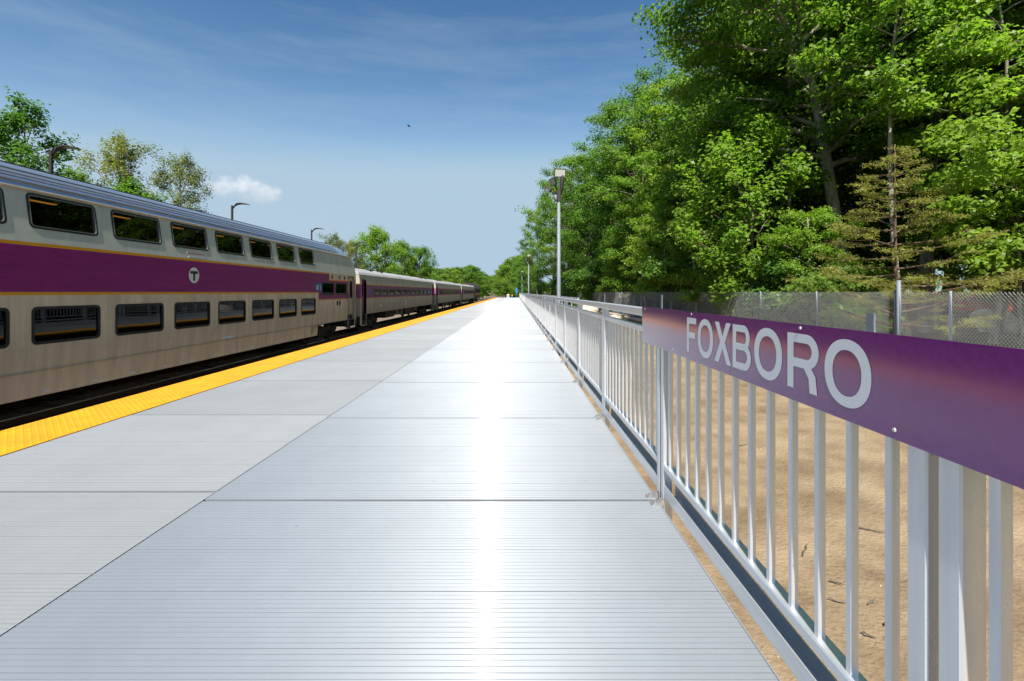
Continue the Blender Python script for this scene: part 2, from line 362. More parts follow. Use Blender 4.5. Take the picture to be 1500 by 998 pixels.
# ------------------------------------------------------------------ platform: ribbed deck panels and a tactile edge
XE, XJ, XY, XO = 0.793, -1.754, -3.664, -4.317
PIT, YR0, YL0 = 1.772, 2.716, 2.836
plat = link('platform', None); plat['kind'] = 'structure'
NP = 58
def rib_panel(name, x0, x1, m, pitch, depth, trim):
    b = MB(); L = PIT - 0.020; n = int(round(L/pitch)); p = L/n; prof = []
    r = random.Random(5)
    for i in range(n):
        y = i*p; d = depth*(1.6 if i % 6 == 0 else r.uniform(.45, 1.0))
        wg = r.choice((.07,.09,.12,.20) if i % 4 == 0 else (.05,.06,.08)); prof += [(y, 0), (y+p*(.97-wg), 0), (y+p*(.98-wg), -d), (y+p*.99, -d)]
    prof.append((L, 0)); k = len(b.v)
    b.v += [(x0, y, z) for y, z in prof] + [(x1, y, z) for y, z in prof]
    q = len(prof)
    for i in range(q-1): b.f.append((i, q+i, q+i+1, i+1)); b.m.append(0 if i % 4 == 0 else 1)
    # skirt of the panel
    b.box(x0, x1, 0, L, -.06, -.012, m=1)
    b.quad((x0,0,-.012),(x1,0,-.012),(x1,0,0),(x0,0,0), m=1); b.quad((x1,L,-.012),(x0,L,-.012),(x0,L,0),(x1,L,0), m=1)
    if trim: b.box(x1+.0005, x1+.006, 0, L, -.06, .002)
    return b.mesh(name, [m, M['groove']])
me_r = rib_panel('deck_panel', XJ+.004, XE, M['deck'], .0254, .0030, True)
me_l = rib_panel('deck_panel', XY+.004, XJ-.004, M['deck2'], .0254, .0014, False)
# tactile tile with truncated domes
def tactile(domes):
    b = MB(); L = PIT-.003; b.box(XO, XY, 0, L, -.05, .006)
    if domes:
        nx, ny = 10, 28
        for i in range(nx):
            for j in range(ny):
                cx = XO + (XY-XO)*(i+.5)/nx; cy = L*(j+.5)/ny; n0 = len(b.v); K = 6
                for rr_, zz in ((.0125, .0062), (.0075, .0115)):
                    b.v += [(cx+rr_*cos(2*pi*k/K), cy+rr_*sin(2*pi*k/K), zz) for k in range(K)]
                for k in range(K): b.f.append((n0+k, n0+(k+1) % K, n0+K+(k+1) % K, n0+K+k)); b.m.append(0)
                b.f.append(tuple(n0+K+k for k in range(K))); b.m.append(0)
    return b.mesh('tactile_tile', M['yellow'])
me_t = tactile(True); me_t0 = tactile(False)
jr = random.Random(2)
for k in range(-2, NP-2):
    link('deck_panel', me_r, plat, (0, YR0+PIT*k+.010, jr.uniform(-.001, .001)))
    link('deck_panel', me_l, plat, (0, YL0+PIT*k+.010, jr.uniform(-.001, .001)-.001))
    link('tactile_tile', me_t if k < 16 else me_t0, plat, (0, YL0+PIT*k+.0015, 0))
YEND = YR0 + PIT*(NP-2)
me_sr = MB().box(XJ+.004, XE-.01, -.03, .03, -.03, -.0125).mesh('joint_shade_strip', M['joint_shade']); me_sl = MB().box(XY+.004, XJ-.004, -.03, .03, -.03, -.0125).mesh('joint_shade_strip', M['joint_shade'])
for k in range(-2, NP-2):
    link('joint_shade_strip', me_sr, plat, (0, YR0+PIT*k, -.062)); link('joint_shade_strip', me_sl, plat, (0, YL0+PIT*k, -.062))
b = MB().box(XO+.03, XO+.10, -1.0, YEND, -1.05, -.052); b.box(XE-.12, XE-.05, -1.0, YEND, -.30, -.062)
b.box(XJ-.1, XJ+.1, -1.0, YEND, -.35, -.062); b.build('edge_beam', M['fascia'], plat)
me_pier = MB().box(XO+.25, XO+.55, -.15, .15, -1.5, -.053).mesh('pier', M['conc'])
for k in range(34): link('pier', me_pier, plat, (0, 1+3.0*k, 0))
b = MB().box(XO-.055, XO+.02, -1.0, YEND, -.30, -.03); b.build('edge_timber', M['rustfascia'], plat)

# ------------------------------------------------------------------ railing along the platform
XP = 0.813
rail = thing('platform_railing', 'long bare aluminium railing with square balusters along the platform edge', 'railing', (XP, 0, 0))
me_post = MB().bbox(0, .05, 0, .05, -.22, 1.062, .004).mesh('post', M['alu'])
me_bal = MB().bbox(0, .021, 0, .021, .223, .914, .0025).mesh('baluster', M['alu'])
def seg(y0, y1, x0, x1, z0, z1, bb): return MB().bbox(x0, x1, 0, y1-y0, z0, z1, bb).mesh('rail_segment', M['alu_h'])
SL = PIT - .135
me_top = seg(0, PIT-.008, -.004, .046, 1.016, 1.070, .005)
me_mid = seg(0, SL, .003, .045, .914, .952, .004)
me_bot = seg(0, SL, .001, .049, .190, .223, .004)
# toe channel: an open U seen from above
b = MB(); L = SL
b.extr([(.002,.05),(.064,.05),(.064,.112),(.060,.112),(.060,.055),(.006,.055),(.006,.114),(.002,.114)], 0, L); me_toe = b.mesh('toe_channel', M['alu_h'])
bf = MB()
bf.extr([(-.070,-.002),(-.062,.008),(-.035,.012),(-.004,.030),(-.002,-.002)], .004, .044); bf.tube([(-.045,.024,.008),(-.045,.024,.022)], .009, 6)
me_foot = bf.mesh('foot_bracket', M['cast'])
me_plate = MB().bbox(.006, .010, 0, .026, 1.0, 1.155, .001).mesh('splice_plate', M['galv'])
nbal = 0; rest = MB()
for k in range(-2, NP-3):
    yj = YR0 + PIT*k                        # a joint: two posts, one each side
    link('post', me_post, rail, (0, yj-.062, 0)); link('post', me_post, rail, (0, yj+.012, 0))
    link('top_rail', me_top, rail, (0, yj+.004, 0))
    y0 = yj + .066
    link('middle_rail', me_mid, rail, (0, y0, 0)); link('bottom_rail', me_bot, rail, (0, y0, 0)); link('toe_channel', me_toe, rail, (0, y0, 0))
    if k < 22:
        link('foot_bracket', me_foot, rail, (0, yj-.075, 0)); link('foot_bracket', me_foot, rail, (0, yj+.02, 0))
    for i in range(13):
        yb = yj + .10 + (PIT-.20)*(i+.0)/12*0.9745 + .02
        if nbal < 300 and k >= -1: link('baluster', me_bal, rail, (.0145, yb, 0)); nbal += 1
        else: rest.box(.0145+XP, .0355+XP, yb, yb+.021, .223, .914)
rest.build('baluster_row', M['alu'], rail, kind='stuff')
for y, dz_ in ((1.12, -.036), (2.74, 0), (4.50, 0)): link('splice_plate', me_plate, rail, (.012, y, dz_))

# ------------------------------------------------------------------ station name sign
XS = 0.803
sg = thing('station_sign', 'glossy purple sign board reading FOXBORO in white capitals fixed to the railing', 'sign', (XS, 1.8, .8))
Z0, Z1 = HC-.387*XS, HC-.112*XS
for y0, y1 in ((.30, 1.799), (1.801, 3.05)):
    b = MB().box(XS-.003, XS+.001, y0, y1, Z0, Z1); b.build('sign_panel', M['sign'], sg)
MB().box(XS+.0012, XS+.0065, .30, 3.05, Z0+.001, Z1-.001).build('backing_sheet', M['signedge'], sg)
XL = XS - .0032
def letter(shapes, yc, zc, w, h):
    """shapes: polygons in a 0..1 box (s to the right, t up); s runs towards the camera (-Y)"""
    b = MB()
    for di, poly in shapes:
        x = XL - .0006 - di*.0003
        b.quad(*[(x, yc - s*w, zc + t*h) for s, t in poly])
    return b
def rect(a, b_, c, d): return (0, [(a,c),(b_,c),(b_,d),(a,d)])
def ring(cx, cy, ro, so, ri, si, a0, a1, n, di=0, e=2.0):
    out = []
    def pt(r1, r2, t):
        c_, s_ = cos(t), sin(t); return (cx+r1*math.copysign(abs(c_)**(2/e), c_), cy+r2*math.copysign(abs(s_)**(2/e), s_))
    for k in range(n):
        t0 = a0+(a1-a0)*k/n; t1 = a0+(a1-a0)*(k+1)/n
        out.append((di, [pt(ro, so, t0), pt(ro, so, t1), pt(ri, si, t1), pt(ri, si, t0)]))
    return out
S = .205
LET = {
 'F': [rect(0,S*1.25,0,1), rect(S*1.25,1,.83,1), rect(S*1.25,.90,.42,.585)],
 'O': ring(.5,.5,.5,.52,.5-S*.93,.52-.165,0,2*pi,48,0,2.15),
 'X': [(0,[(0,0),(.26,0),(.5,.36),(.36,.52)]), (0,[(.02,1),(.36,.52),(.5,.66),(.29,1)]), (0,[(1,0),(.64,.52),(.5,.36),(.74,0)]), (0,[(.98,1),(.71,1),(.5,.66),(.64,.52)]), (0,[(.36,.52),(.5,.36),(.64,.52),(.5,.66)])],
 'B': [rect(0,S,0,1), rect(S,.62,.845,1), rect(S,.62,.44,.59), rect(S,.64,0,.155)] + ring(.62,.72,.31,.28,.12,.13,-pi/2,pi/2,16) + ring(.64,.295,.36,.295,.16,.14,-pi/2,pi/2,16,1),
 'R': [rect(0,S,0,1), rect(S,.62,.84,1), rect(S,.62,.40,.56)] + ring(.62,.70,.35,.30,.15,.14,-pi/2,pi/2,16) + [(1,[(.52,.42),(.74,.45),(.88,.30),(.68,.24)]), (1,[(.68,.24),(.88,.30),(.93,.0),(.71,.0)])],
}
# measured spans of the seven letters along the sign
spans = [('F',1007.5,1021.0),('O',1023.5,1046),('X',1048,1072.5),('B',1074.8,1101.8),('O',1106.5,1147.5),('R',1155.4,1203),('O',1210,1279)]
zt, zb = HC-.146*XS, HC-.3425*XS
for ch, u0, u1 in spans:
    ya, yb = FPX*XS/(u0-755), FPX*XS/(u1-755)
    letter(LET[ch], ya, zb, ya-yb, zt-zb).build('letter', M['letter'], sg)
for y, z in ((2.98,Z1-.014),(2.195,Z1-.010),(2.45,Z0+.02),(1.357,Z1-.011),(1.02,Z0+.02),(3.0,Z0+.02),(.6,Z1-.02)):
    MB().tube([(XS-.0031,y,z),(XS-.006,y,z)], [.0052,.0038], 10).build('screw', M['screw'], sg)

# ------------------------------------------------------------------ a second railing on the ramp, and lamps on the platform
rp = thing('ramp_railing', 'short grey two-bar ramp railing standing behind the platform railing', 'railing', (2.6, 20, -1))
MB().bbox(2.58, 2.62, 20, 46, .86, .93).build('top_rail', M['alu_h'], rp)
MB().bbox(2.585, 2.615, 20.05, 46, .50, .54).build('middle_rail', M['alu_h'], rp)
for k in range(12):
    MB().bbox(2.575, 2.625, 19.96+2.3*k, 20.01+2.3*k, -1.1, .935).build('post', M['alu'], rp)

def right_lamp(loc, label, far=False):
    x, y = loc; t = thing('platform_lamp', label, 'lamp', (x, y, -1.1), 'floodlight poles along the railing')
    MB().tube([(x,y,-1.1),(x,y,.4),(x,y,4.35)], [.075,.072,.055], 12).build('pole', M['galv'], t, True)
    MB().box(x-.16, x+.16, y-.16, y+.16, -1.12, -1.08).build('base_plate', M['galv'], t)
    MB().bbox(x-.07, x+.07, y-.07, y+.07, 4.3, 4.72, .015).build('mount', M['bronze'], t)
    # upper arm and flood head facing the camera side
    MB().tube([(x+.03,y,4.5),(x+.10,y-.03,4.75),(x+.12,y-.05,5.15),(x+.11,y-.02,5.30)], [.05,.07,.065,.05], 8).build('arm', M['bronze'], t, True)
    h = MB(); w = .22
    def headbox(cx, cy, cz, yaw, tilt, w, hh, d):
        bx = MB(); c, s = cos(yaw), sin(yaw); ct, st = cos(tilt), sin(tilt)
        def T(a, b_, c_):   # local: a right, b_ depth (front = -), c_ up
            b2, c2 = b_*ct - c_*st, b_*st + c_*ct
            return (cx + a*c - b2*s, cy + a*s + b2*c, cz + c2)
        P = [T(a, b_, c_) for c_ in (-hh, hh) for b_, q in ((-d, 1), (d, .8)) for a in (-w*q, w*q)]
        bx.v = P; bx.f = [(0,1,3,2),(4,6,7,5),(0,4,5,1),(1,5,7,3),(3,7,6,2),(2,6,4,0)]; bx.m = [0]*6
        ln = MB(); ln.quad(T(-w*.86,-d-.006,-hh*.82), T(w*.86,-d-.006,-hh*.82), T(w*.86,-d-.006,hh*.82), T(-w*.86,-d-.006,hh*.82))
        return bx, ln
    for cx, cy, cz, yaw, tilt, ww, hh in ((x+.03, y-.08, 5.26, .12, .25, .20, .14), (x-.19, y-.02, 4.98, -1.1, .45, .18, .13), (x-.36, y+.05, 4.76, -1.5, 1.1, .16, .10)):
        hb, ln = headbox(cx, cy, cz, yaw, tilt, ww, hh, .04)
        o = hb.build('lamp_head', M['bronze'], t); ln.build('lens', M['lens'], o)
    MB().tube([(x-.02,y,4.6),(x-.12,y,4.85),(x-.18,y,4.95)], .035, 7).build('arm', M['bronze'], t, True)
    MB().tube([(x-.03,y,4.5),(x-.2,y,4.62),(x-.34,y+.04,4.74)], .035, 7).build('arm', M['bronze'], t, True)
    MB().tube([(x-.10,y-.04,4.30),(x-.12,y-.05,4.52)], [.05,.04], 8).build('camera_dome', M['galv'], t, True)
    return t
words_l = ['nearest floodlight pole, tall galvanised with dark heads, behind the railing', 'second floodlight pole from the camera along the railing',
           'third floodlight pole along the railing, small with distance', 'fourth floodlight pole, beyond the platform end', 'farthest tiny floodlight pole beyond the platform end']
for (u, Y), w in zip(((818.5,16.7),(774.3,54),(764.7,96),(759.9,135),(757.5,180)), words_l): right_lamp((px(u, Y), Y), w)

# bits at the far platform end
bs = thing('blue_sign', 'small blue sign panel on a post at the far platform end', 'sign', (.25, 99, 0))
MB().tube([(.25,99,0),(.25,99,1.9)], .04, 8).build('post', M['galv'], bs); MB().box(.06,.44,98.93,98.96,.95,2.0).build('panel', M['blue'], bs)
kb = thing('utility_cabinet', 'pale grey cabinet with peaked lid at the far platform end', 'cabinet', (-1.5, 98, 0))
MB().box(-1.78,-1.22,97.8,98.3,0,.62).build('body', M['conc'], kb); MB().quad((-1.8,97.78,.622),(-1.2,97.78,.622),(-1.5,97.78,.8)).quad((-1.2,98.32,.622),(-1.8,98.32,.622),(-1.5,98.32,.8)).quad((-1.8,97.78,.622),(-1.5,97.78,.8),(-1.5,98.32,.8),(-1.8,98.32,.622)).quad((-1.5,97.78,.8),(-1.2,97.78,.622),(-1.2,98.32,.622),(-1.5,98.32,.8)).build('lid', M['white'], kb)
yb_ = thing('marker_post', 'short yellow and blue marker post near the far end of the railing', 'post', (-.65, 97.5, 0))
MB().tube([(-.65,97.5,0),(-.65,97.5,.38)], .13, 10).build('base', M['blue'], yb_); MB().tube([(-.65,97.5,.381),(-.65,97.5,.62),(-.65,97.5,.68)], [.13,.12,.05], 10).build('cap', M['yellow'], yb_)

# ------------------------------------------------------------------ tracks
for xc, far in ((-6.05, False), (-10.2, True)):
    tr = link('railway_track', None); tr['kind'] = 'structure'
    for s in (-1, 1):
        x = xc + s*.755
        MB().extr([(x-.07,-1.355),(x+.07,-1.355),(x+.07,-1.34),(x+.012,-1.325),(x+.012,-1.245),(x+.036,-1.235),(x+.036,-1.205),(x-.036,-1.205),(x-.036,-1.235),(x-.012,-1.245),(x-.012,-1.325),(x-.07,-1.34)], -4, 330).build('rail', M['rail'], tr)
        MB().box(x-.03, x+.03, -4, 330, -1.2045, -1.2035).build('rail_head', M['railhead'], tr)
    met = MB().box(-1.3, 1.3, -.11, .11, -1.5, -1.352).mesh('tie', M['tie'])
    for k in range(150): link('tie', met, tr, (xc, -2+.56*k, 0))

# ------------------------------------------------------------------ train
XT = -8.65; WB = 3.05
def frame_pts(y0, y1, z0, z1, r, n=5):
    out = []
    for cy, cz, a in ((y1-r, z1-r, 0), (y0+r, z1-r, pi/2), (y0+r, z0+r, pi), (y1-r, z0+r, 3*pi/2)):
        for k in range(n): t = a + pi/2*k/(n-1); out.append((cy + r*cos(t), cz + r*sin(t)))
    return out
def wall_cell(b, xs, y0, y1, z0, z1, m, hole=None, r=.1, n=5):
    if hole is None:
        b.quad((xs(z0),y0,z0),(xs(z0),y1,z0),(xs(z1),y1,z1),(xs(z1),y0,z1), m=m); return
    P = frame_pts(*hole, r, n); C = [(y1,z1),(y0,z1),(y0,z0),(y1,z0)]
    v3 = lambda p: (xs(p[1]), p[0], p[1])
    for c in range(4):
        for k in range(n-1): b.quad(v3(C[c]), v3(P[c*n+k+1]), v3(P[c*n+k]), m=m)
        b.quad(v3(C[c]), v3(C[(c+1) % 4]), v3(P[((c+1) % 4)*n]), v3(P[c*n+n-1]), m=m)
def ring_strip(b, xs, h, r, wo, wi, proud0, proud1, m=0, n=5):
    """window frame: ring from hole grown by wo to hole shrunk by wi, standing proud of the wall"""
    y0, y1, z0, z1 = h
    A = frame_pts(y0-wo, y1+wo, z0-wo, z1+wo, r+wo, n); B = frame_pts(y0+wi, y1-wi, z0+wi, z1-wi, max(.01, r-wi), n); N = len(A)
    q = lambda p, d: (xs(p[1])+d, p[0], p[1])
    for k in range(N):
        k2 = (k+1) % N
        b.quad(q(A[k],proud1), q(B[k],proud1), q(B[k2],proud1), q(A[k2],proud1), m=m)
        b.quad(q(A[k],proud0), q(A[k],proud1), q(A[k2],proud1), q(A[k2],proud0), m=m)
        b.quad(q(B[k],proud1), q(B[k],-.03), q(B[k2],-.03), q(B[k2],proud1), m=m)
def window(car, xs, h, r, rim=True, reflection_panel=False):
    b = MB(); ring_strip(b, xs, h, r, .012, .022 if rim else .04, -.002, .008, 0)
    w = b.build('window', M['gasket'], car)
    if rim:
        b = MB(); ring_strip(b, xs, (h[0]+.03, h[1]-.03, h[2]+.03, h[3]-.03), r-.02, .005, .009, .003, .0125, 0); b.build('rim', M['rim'], w)
    y0, y1, z0, z1 = h; i = .02
    MB().quad((xs(z0+i)-.018,y0+i,z0+i),(xs(z0+i)-.018,y1-i,z0+i),(xs(z1-i)-.018,y1-i,z1-i),(xs(z1-i)-.018,y0+i,z1-i)).build('pane', M['glass2' if reflection_panel else 'glass'], w)
    if reflection_panel: MB().box(xs(z0)-.05, xs(z0)-.035, y0+.05, y1-.05, z0+.04, z1-.03).build('reflection_panel', M['reflection_panel'], w)  # pale panel added behind the pane as a painted reflection
    return w
def bogie(car, yc, xc=XT-WB/2):
    b = MB()
    for s in (-1, 1):
        x = xc + s*.95
        b.bbox(x-.07, x+.07, yc-1.75, yc+1.75, -.72, -.50, .03); b.bbox(x-.09, x+.09, yc-.45, yc+.45, -.95, -.52, .03)
        for e in (-1.3, 1.3):
            b.bbox(x-.11, x+.11, yc+e-.2, yc+e+.2, -.92, -.58, .03)
            b.tube([(x-.02*s,yc+e*.55,-.85),(x-.02*s,yc+e*.55,-.45)], .11, 10)
        b.tube([(x+.08,yc-.8,-.6),(x+.1,yc-.2,-.45),(x+.08,yc+.5,-.62)], .025, 6)
    b.box(xc-.9, xc+.9, yc-.35, yc+.35, -.75, -.45)
    bo = b.build('bogie', M['under'], car)
    for e in (-1.3, 1.3):
        w = MB()
        for s in (-1, 1): w.tube([(xc+s*.70,yc+e,-.74),(xc+s*.83,yc+e,-.74)], .455, 24)
        w.tube([(xc-.7,yc+e,-.74),(xc+.7,yc+e,-.74)], .08, 8)
        w.build('wheel_set', M['under'], bo)

def bilevel(label):
    Y0, Y1 = .3, 26.2; YM = (Y0+Y1)/2
    car = thing('bilevel_coach', label, 'train coach', (XT-WB/2, YM, -1.2))
    def xs(z):
        x = XT
        if z > 2.06: x -= (z-2.06)*.13
        if z < .2: x -= (.2-z)*.07
        return x
    zd, zs = 3.02, -.733
    w0 = [8.65+1.81*k for k in range(-2, 7)]; ww = 1.41
    body = MB(); ST, UP, PU, YE = 0, 1, 2, 3
    # main section (both ends mirrored): cells listed for the far half boundary at YA
    YA, YB = 21.25, Y0+Y1-21.25
    def bandrow(y0, y1, rows):
        for z0, z1, m in rows: wall_cell(body, xs, y0, y1, z0, z1, m)
    wins = []
    ya = YB
    for i, y in enumerate(w0):
        yn = (y+ww + (w0[i+1] if i < len(w0)-1 else y+ww))/2 if i < len(w0)-1 else YA
        for z0, z1, m, hole in ((zs,-.05,ST,None),(-.05,.20,ST,None),(.20,.92,ST,(.227,.893)),(.92,1.115,ST,None),(1.115,1.17,YE,None),(1.17,2.0,PU,None),(2.0,2.06,YE,None),(2.06,2.30,UP,None),(2.30,2.985,UP,(2.333,2.955)),(2.985,zd,UP,None)):
            h = (y, y+ww, hole[0], hole[1]) if hole else None
            wall_cell(body, xs, ya, yn, z0, z1, m, h, .085)
            if h: wins.append((h, .085))
        ya = yn
    mez = [(21.64,23.0,1.045,1.60),(23.26,24.73,1.045,1.60)]
    def end(mir):
        def W(y0, y1, z0, z1, m, h=None):
            if mir:
                y0, y1 = Y0+Y1-y1, Y0+Y1-y0
                if h: h = (Y0+Y1-h[1], Y0+Y1-h[0], h[2], h[3])
            wall_cell(body, xs, y0, y1, z0, z1, m, h, .05)
            if h: wins.append((h, .05))
        a, c, d = YA, 22.45, 24.98
        W(a, d, -.27, .20, ST); W(a, d, .20, .80, ST); W(a, d, .80, .85, YE); W(a, d, .85, 1.02, PU)
        W(a, 23.13, 1.02, 1.63, PU, mez[0]); W(23.13, d, 1.02, 1.63, PU, mez[1]); W(a, d, 1.63, 1.70, PU)
        W(a, c, 1.70, 2.0, PU); W(a, c, 2.0, 2.06, YE); W(c, d, 1.70, 1.76, YE); W(c, d, 1.76, 2.06, ST)
        W(a, d, 2.06, zd, UP); W(d, Y1, 1.98, 2.06, ST); W(d, Y1-.62, 2.06, zd, UP)
        mm = (lambda y: Y0+Y1-y) if mir else (lambda y: y)
        body.quad((xs(2.06),mm(Y1-.62),2.06),(xs(2.06),mm(Y1),2.06),(xs(2.50),mm(Y1),2.50),(xs(zd),mm(Y1-.62),zd), m=UP)
        # jamb between door and corner
        W(Y1-.10, Y1, -.66, 1.98, ST)
        # end wall
        y = mm(Y1)
        body.quad((XT,y,-.3),(XT-WB,y,-.3),(XT-WB,y,2.06),(XT,y,2.06), m=ST)
        body.quad((XT,y,2.06),(XT-WB,y,2.06),(XT-WB+.06,y,2.5),(xs(2.5),y,2.5), m=UP)
        body.quad((xs(2.5),y,2.5),(XT-WB+.06,y,2.5),(XT-WB+.12,mm(Y1-.62),zd),(xs(zd),mm(Y1-.62),zd), m=UP)
        # skirt ramp up over the bogie
        yy = mm(20.55)
        body.quad((xs(zs),yy,zs),(xs(-.27),mm(YA),-.27),(xs(-.27),yy,-.27), m=ST)
        dk = MB()
        ys_ = sorted((mm(d), mm(Y1-.10)))
        dk.box(XT-.70, XT-.20, ys_[0], ys_[1], -.62, 1.98); dk.box(XT-.2, XT-.04, ys_[0]+.02, ys_[1]-.02, -.64, -.58); dk.box(XT-.2, XT-.1, ys_[0]+.02, ys_[1]-.02, -.30, -.25)
        dk.build('door_well', M['interior'], car)
        dr = MB().box(XT-.20, XT-.14, ys_[0]+.5*(not mir), ys_[1]-.5*mir, -.02, 1.95).build('door', M['steel'], car)
        MB().box(XT-.139, XT-.13, ys_[0]+.62-.55*mir, ys_[1]-.08-.5*mir, .85, 1.75).build('pane', M['glass'], dr)
        for yv in ys_: MB().tube([(XT+.03,yv,-.55),(XT+.05,yv,-.3),(XT+.05,yv,.9),(XT+.02,yv,1.1)], .018, 6).build('handrail', M['rim'], car)
        sf = MB(); sf.box(XT-.03, XT+.004, ys_[0]-.05, ys_[0]-.001, -.68, -.28); sf.box(XT-.03, XT+.004, ys_[1]+.001, ys_[1]+.05, -.68, -.661); sf.box(XT-.03, XT+.004, ys_[0]-.05, ys_[1]+.05, -.72, -.681)
        sf.build('step_frame', M['rim'], car)
        # diaphragm between coaches
        g0, g1 = sorted((mm(Y1+.003), mm(Y1+.55)))
        MB().box(XT-2.15, XT-.90, g0, g1, -.15, 2.1).build('gangway', M['gasket'], car)
        bogie(car, mm(22.9))
    end(False); end(True)
    # skirt pieces next to the ramps, plain far side and floor
    body.quad((XT-WB,Y1,-.27),(XT-WB,Y0,-.27),(XT-WB,Y0,2.06),(XT-WB,Y1,2.06), m=ST)
    body.quad((XT-WB,Y1-.62,2.06),(XT-WB,Y0+.62,2.06),(XT-WB+.12,Y0+.62,zd),(XT-WB+.12,Y1-.62,zd), m=UP)
    body.quad((XT,Y0,-.265),(XT-WB,Y0,-.265),(XT-WB,Y1,-.265),(XT,Y1,-.265), m=0)
    body.quad((xs(zs),YB,zs),(XT-WB,YB,zs),(XT-WB,YA,zs),(xs(zs),YA,zs), m=0)
    body.build('body', [M['steel'], M['steelup'], M['purple'], M['stripe']], car)
    MB().box(XT-2.6, XT-.75, YB+.1, YA-.1, -.6, 2.9).build('interior', M['interior'], car)
    # roof: curved profile with domed ends
    pr = [(xs(zd)+.02, zd), (xs(zd)-.03, 3.17), (XT-.30, 3.34), (XT-.55, 3.50), (XT-.90, 3.60), (XT-WB/2, 3.66)]
    pr = pr + [(2*(XT-WB/2)-x, z) for x, z in pr[-2::-1]]
    rf = MB(); n = len(pr); st = [(Y0+.55, .0), (Y0+.75, .55), (Y0+1.2, .85), (Y0+2.4, 1), (Y1-2.4, 1), (Y1-1.2, .85), (Y1-.75, .55), (Y1-.55, .0)]
    for y, sc in st: rf.v += [(XT-WB/2+(x-(XT-WB/2))*(.93+.07*sc), y, zd+(z-zd)*sc - .05*(1-sc)) for x, z in pr]
    for j in range(len(st)-1):
        for i in range(n-1): a = j*n+i; rf.f.append((a, a+n, a+n+1, a+1)); rf.m.append(0)
    ro = rf.build('roof', M['roof'], car, True)
    for i, (x, z) in enumerate(((XT-.335,3.372),(XT-.20,3.27),(xs(zd)-.010,3.14),(XT-.68,3.545),(XT-.80,3.578))):
        MB().bbox(x-.008, x+.014, Y0+2.4, Y1-2.4, z-.012, z+.008, .003).build('roof_rib', M['rim'] if i < 3 else M['gasket'], ro)
    MB().bbox(xs(zd)-.01, xs(zd)+.035, Y0+.62, Y1-.62, zd-.025, zd+.012, .005).build('drip_rail', M['steel'], car)
    for h, r in wins: window(car, xs, h, r, h[2] > 2)
    for y in w0:                       # lit ceiling strips seen through the upper windows
        MB().box(XT-.46, XT-.36, y+.05, y+.86, 2.88, 2.895).build('ceiling_light', M['warm'], car)
    # seams and small plates
    for z in (.985, .155):
        MB().box(xs(z)-.002, xs(z)+.004, YB, YA, z-.006, z+.006).build('seam_strip', M['steel'], car)
    for y in w0[1:]:
        MB().box(xs(.1)-.02, XT+.0025, y-.205, y-.199, -.04, .97).build('panel_seam', M['steelup'], car)
    for k in range(14):
        y = 6.0+1.0*k; MB().box(xs(-.66), xs(-.66)+.008, y-.06, y+.06, -.685, -.635).build('skirt_plate', M['white'], car)
    yc, zc, r = 13.0, 1.62, .212
    o = MB().tube([(XT+.001,yc,zc),(XT+.005,yc,zc)], r+.014, 32).build('emblem_disc', M['black'], car)
    MB().tube([(XT+.0052,yc,zc),(XT+.008,yc,zc)], r, 32).build('emblem_face', M['white'], o)
    t = MB(); t.box(XT+.0085, XT+.011, yc-.15, yc+.15, zc+.04, zc+.112); t.box(XT+.0085, XT+.011, yc-.038, yc+.038, zc-.148, zc+.0399)
    t.build('emblem_letter', M['black'], o)
    MB().box(xs(2.17), xs(2.17)+.01, 12.75, 13.45, 2.185, 2.23).build('notice_strip', M['pink'], car)
    MB().box(xs(2.12)+.001, xs(2.12)+.01, 12.8, 13.45, 2.10, 2.15).build('notice_strip', M['white'], car)
    MB().box(xs(-.2), xs(-.2)+.012, 14.3, 14.9, -.22, -.16).build('notice_strip', M['white'], car)
    for y0 in (20.95, 21.28):
        o = MB().box(XT+.001, XT+.006, y0, y0+.30, 1.22, 1.56).build('pictogram', M['blue'], car)
        if y0 < 21:
            f = MB(); f.box(XT+.0065, XT+.009, y0+.06, y0+.13, 1.27, 1.47); f.box(XT+.0065, XT+.009, y0+.17, y0+.24, 1.27, 1.47)
        else:
            f = MB()
            for s_, p in ring(0,0,.075,.075,.05,.05,-2.6,1.2,14): f.quad(*[(XT+.0075,y0+.14+q[0],1.33+q[1]) for q in p])
            f.box(XT+.0078, XT+.009, y0+.10, y0+.13, 1.36, 1.48); f.box(XT+.0078, XT+.009, y0+.1301, y0+.21, 1.365, 1.39)
        f.build('pictogram_figure', M['white'], o)
    for y in (22.75, 23.7, 24.4): MB().box(XT+.001, XT+.012, y, y+.12, 1.80, 1.96).build('vent', M['under'], car)
    for y in (23.4, 23.72): MB().box(XT-.001, XT+.008, y, y+.18, .52, .74).build('vent', M['under'], car)
    return car
bilevel('tall double-deck coach with purple band, two rows of dark windows and T emblem')

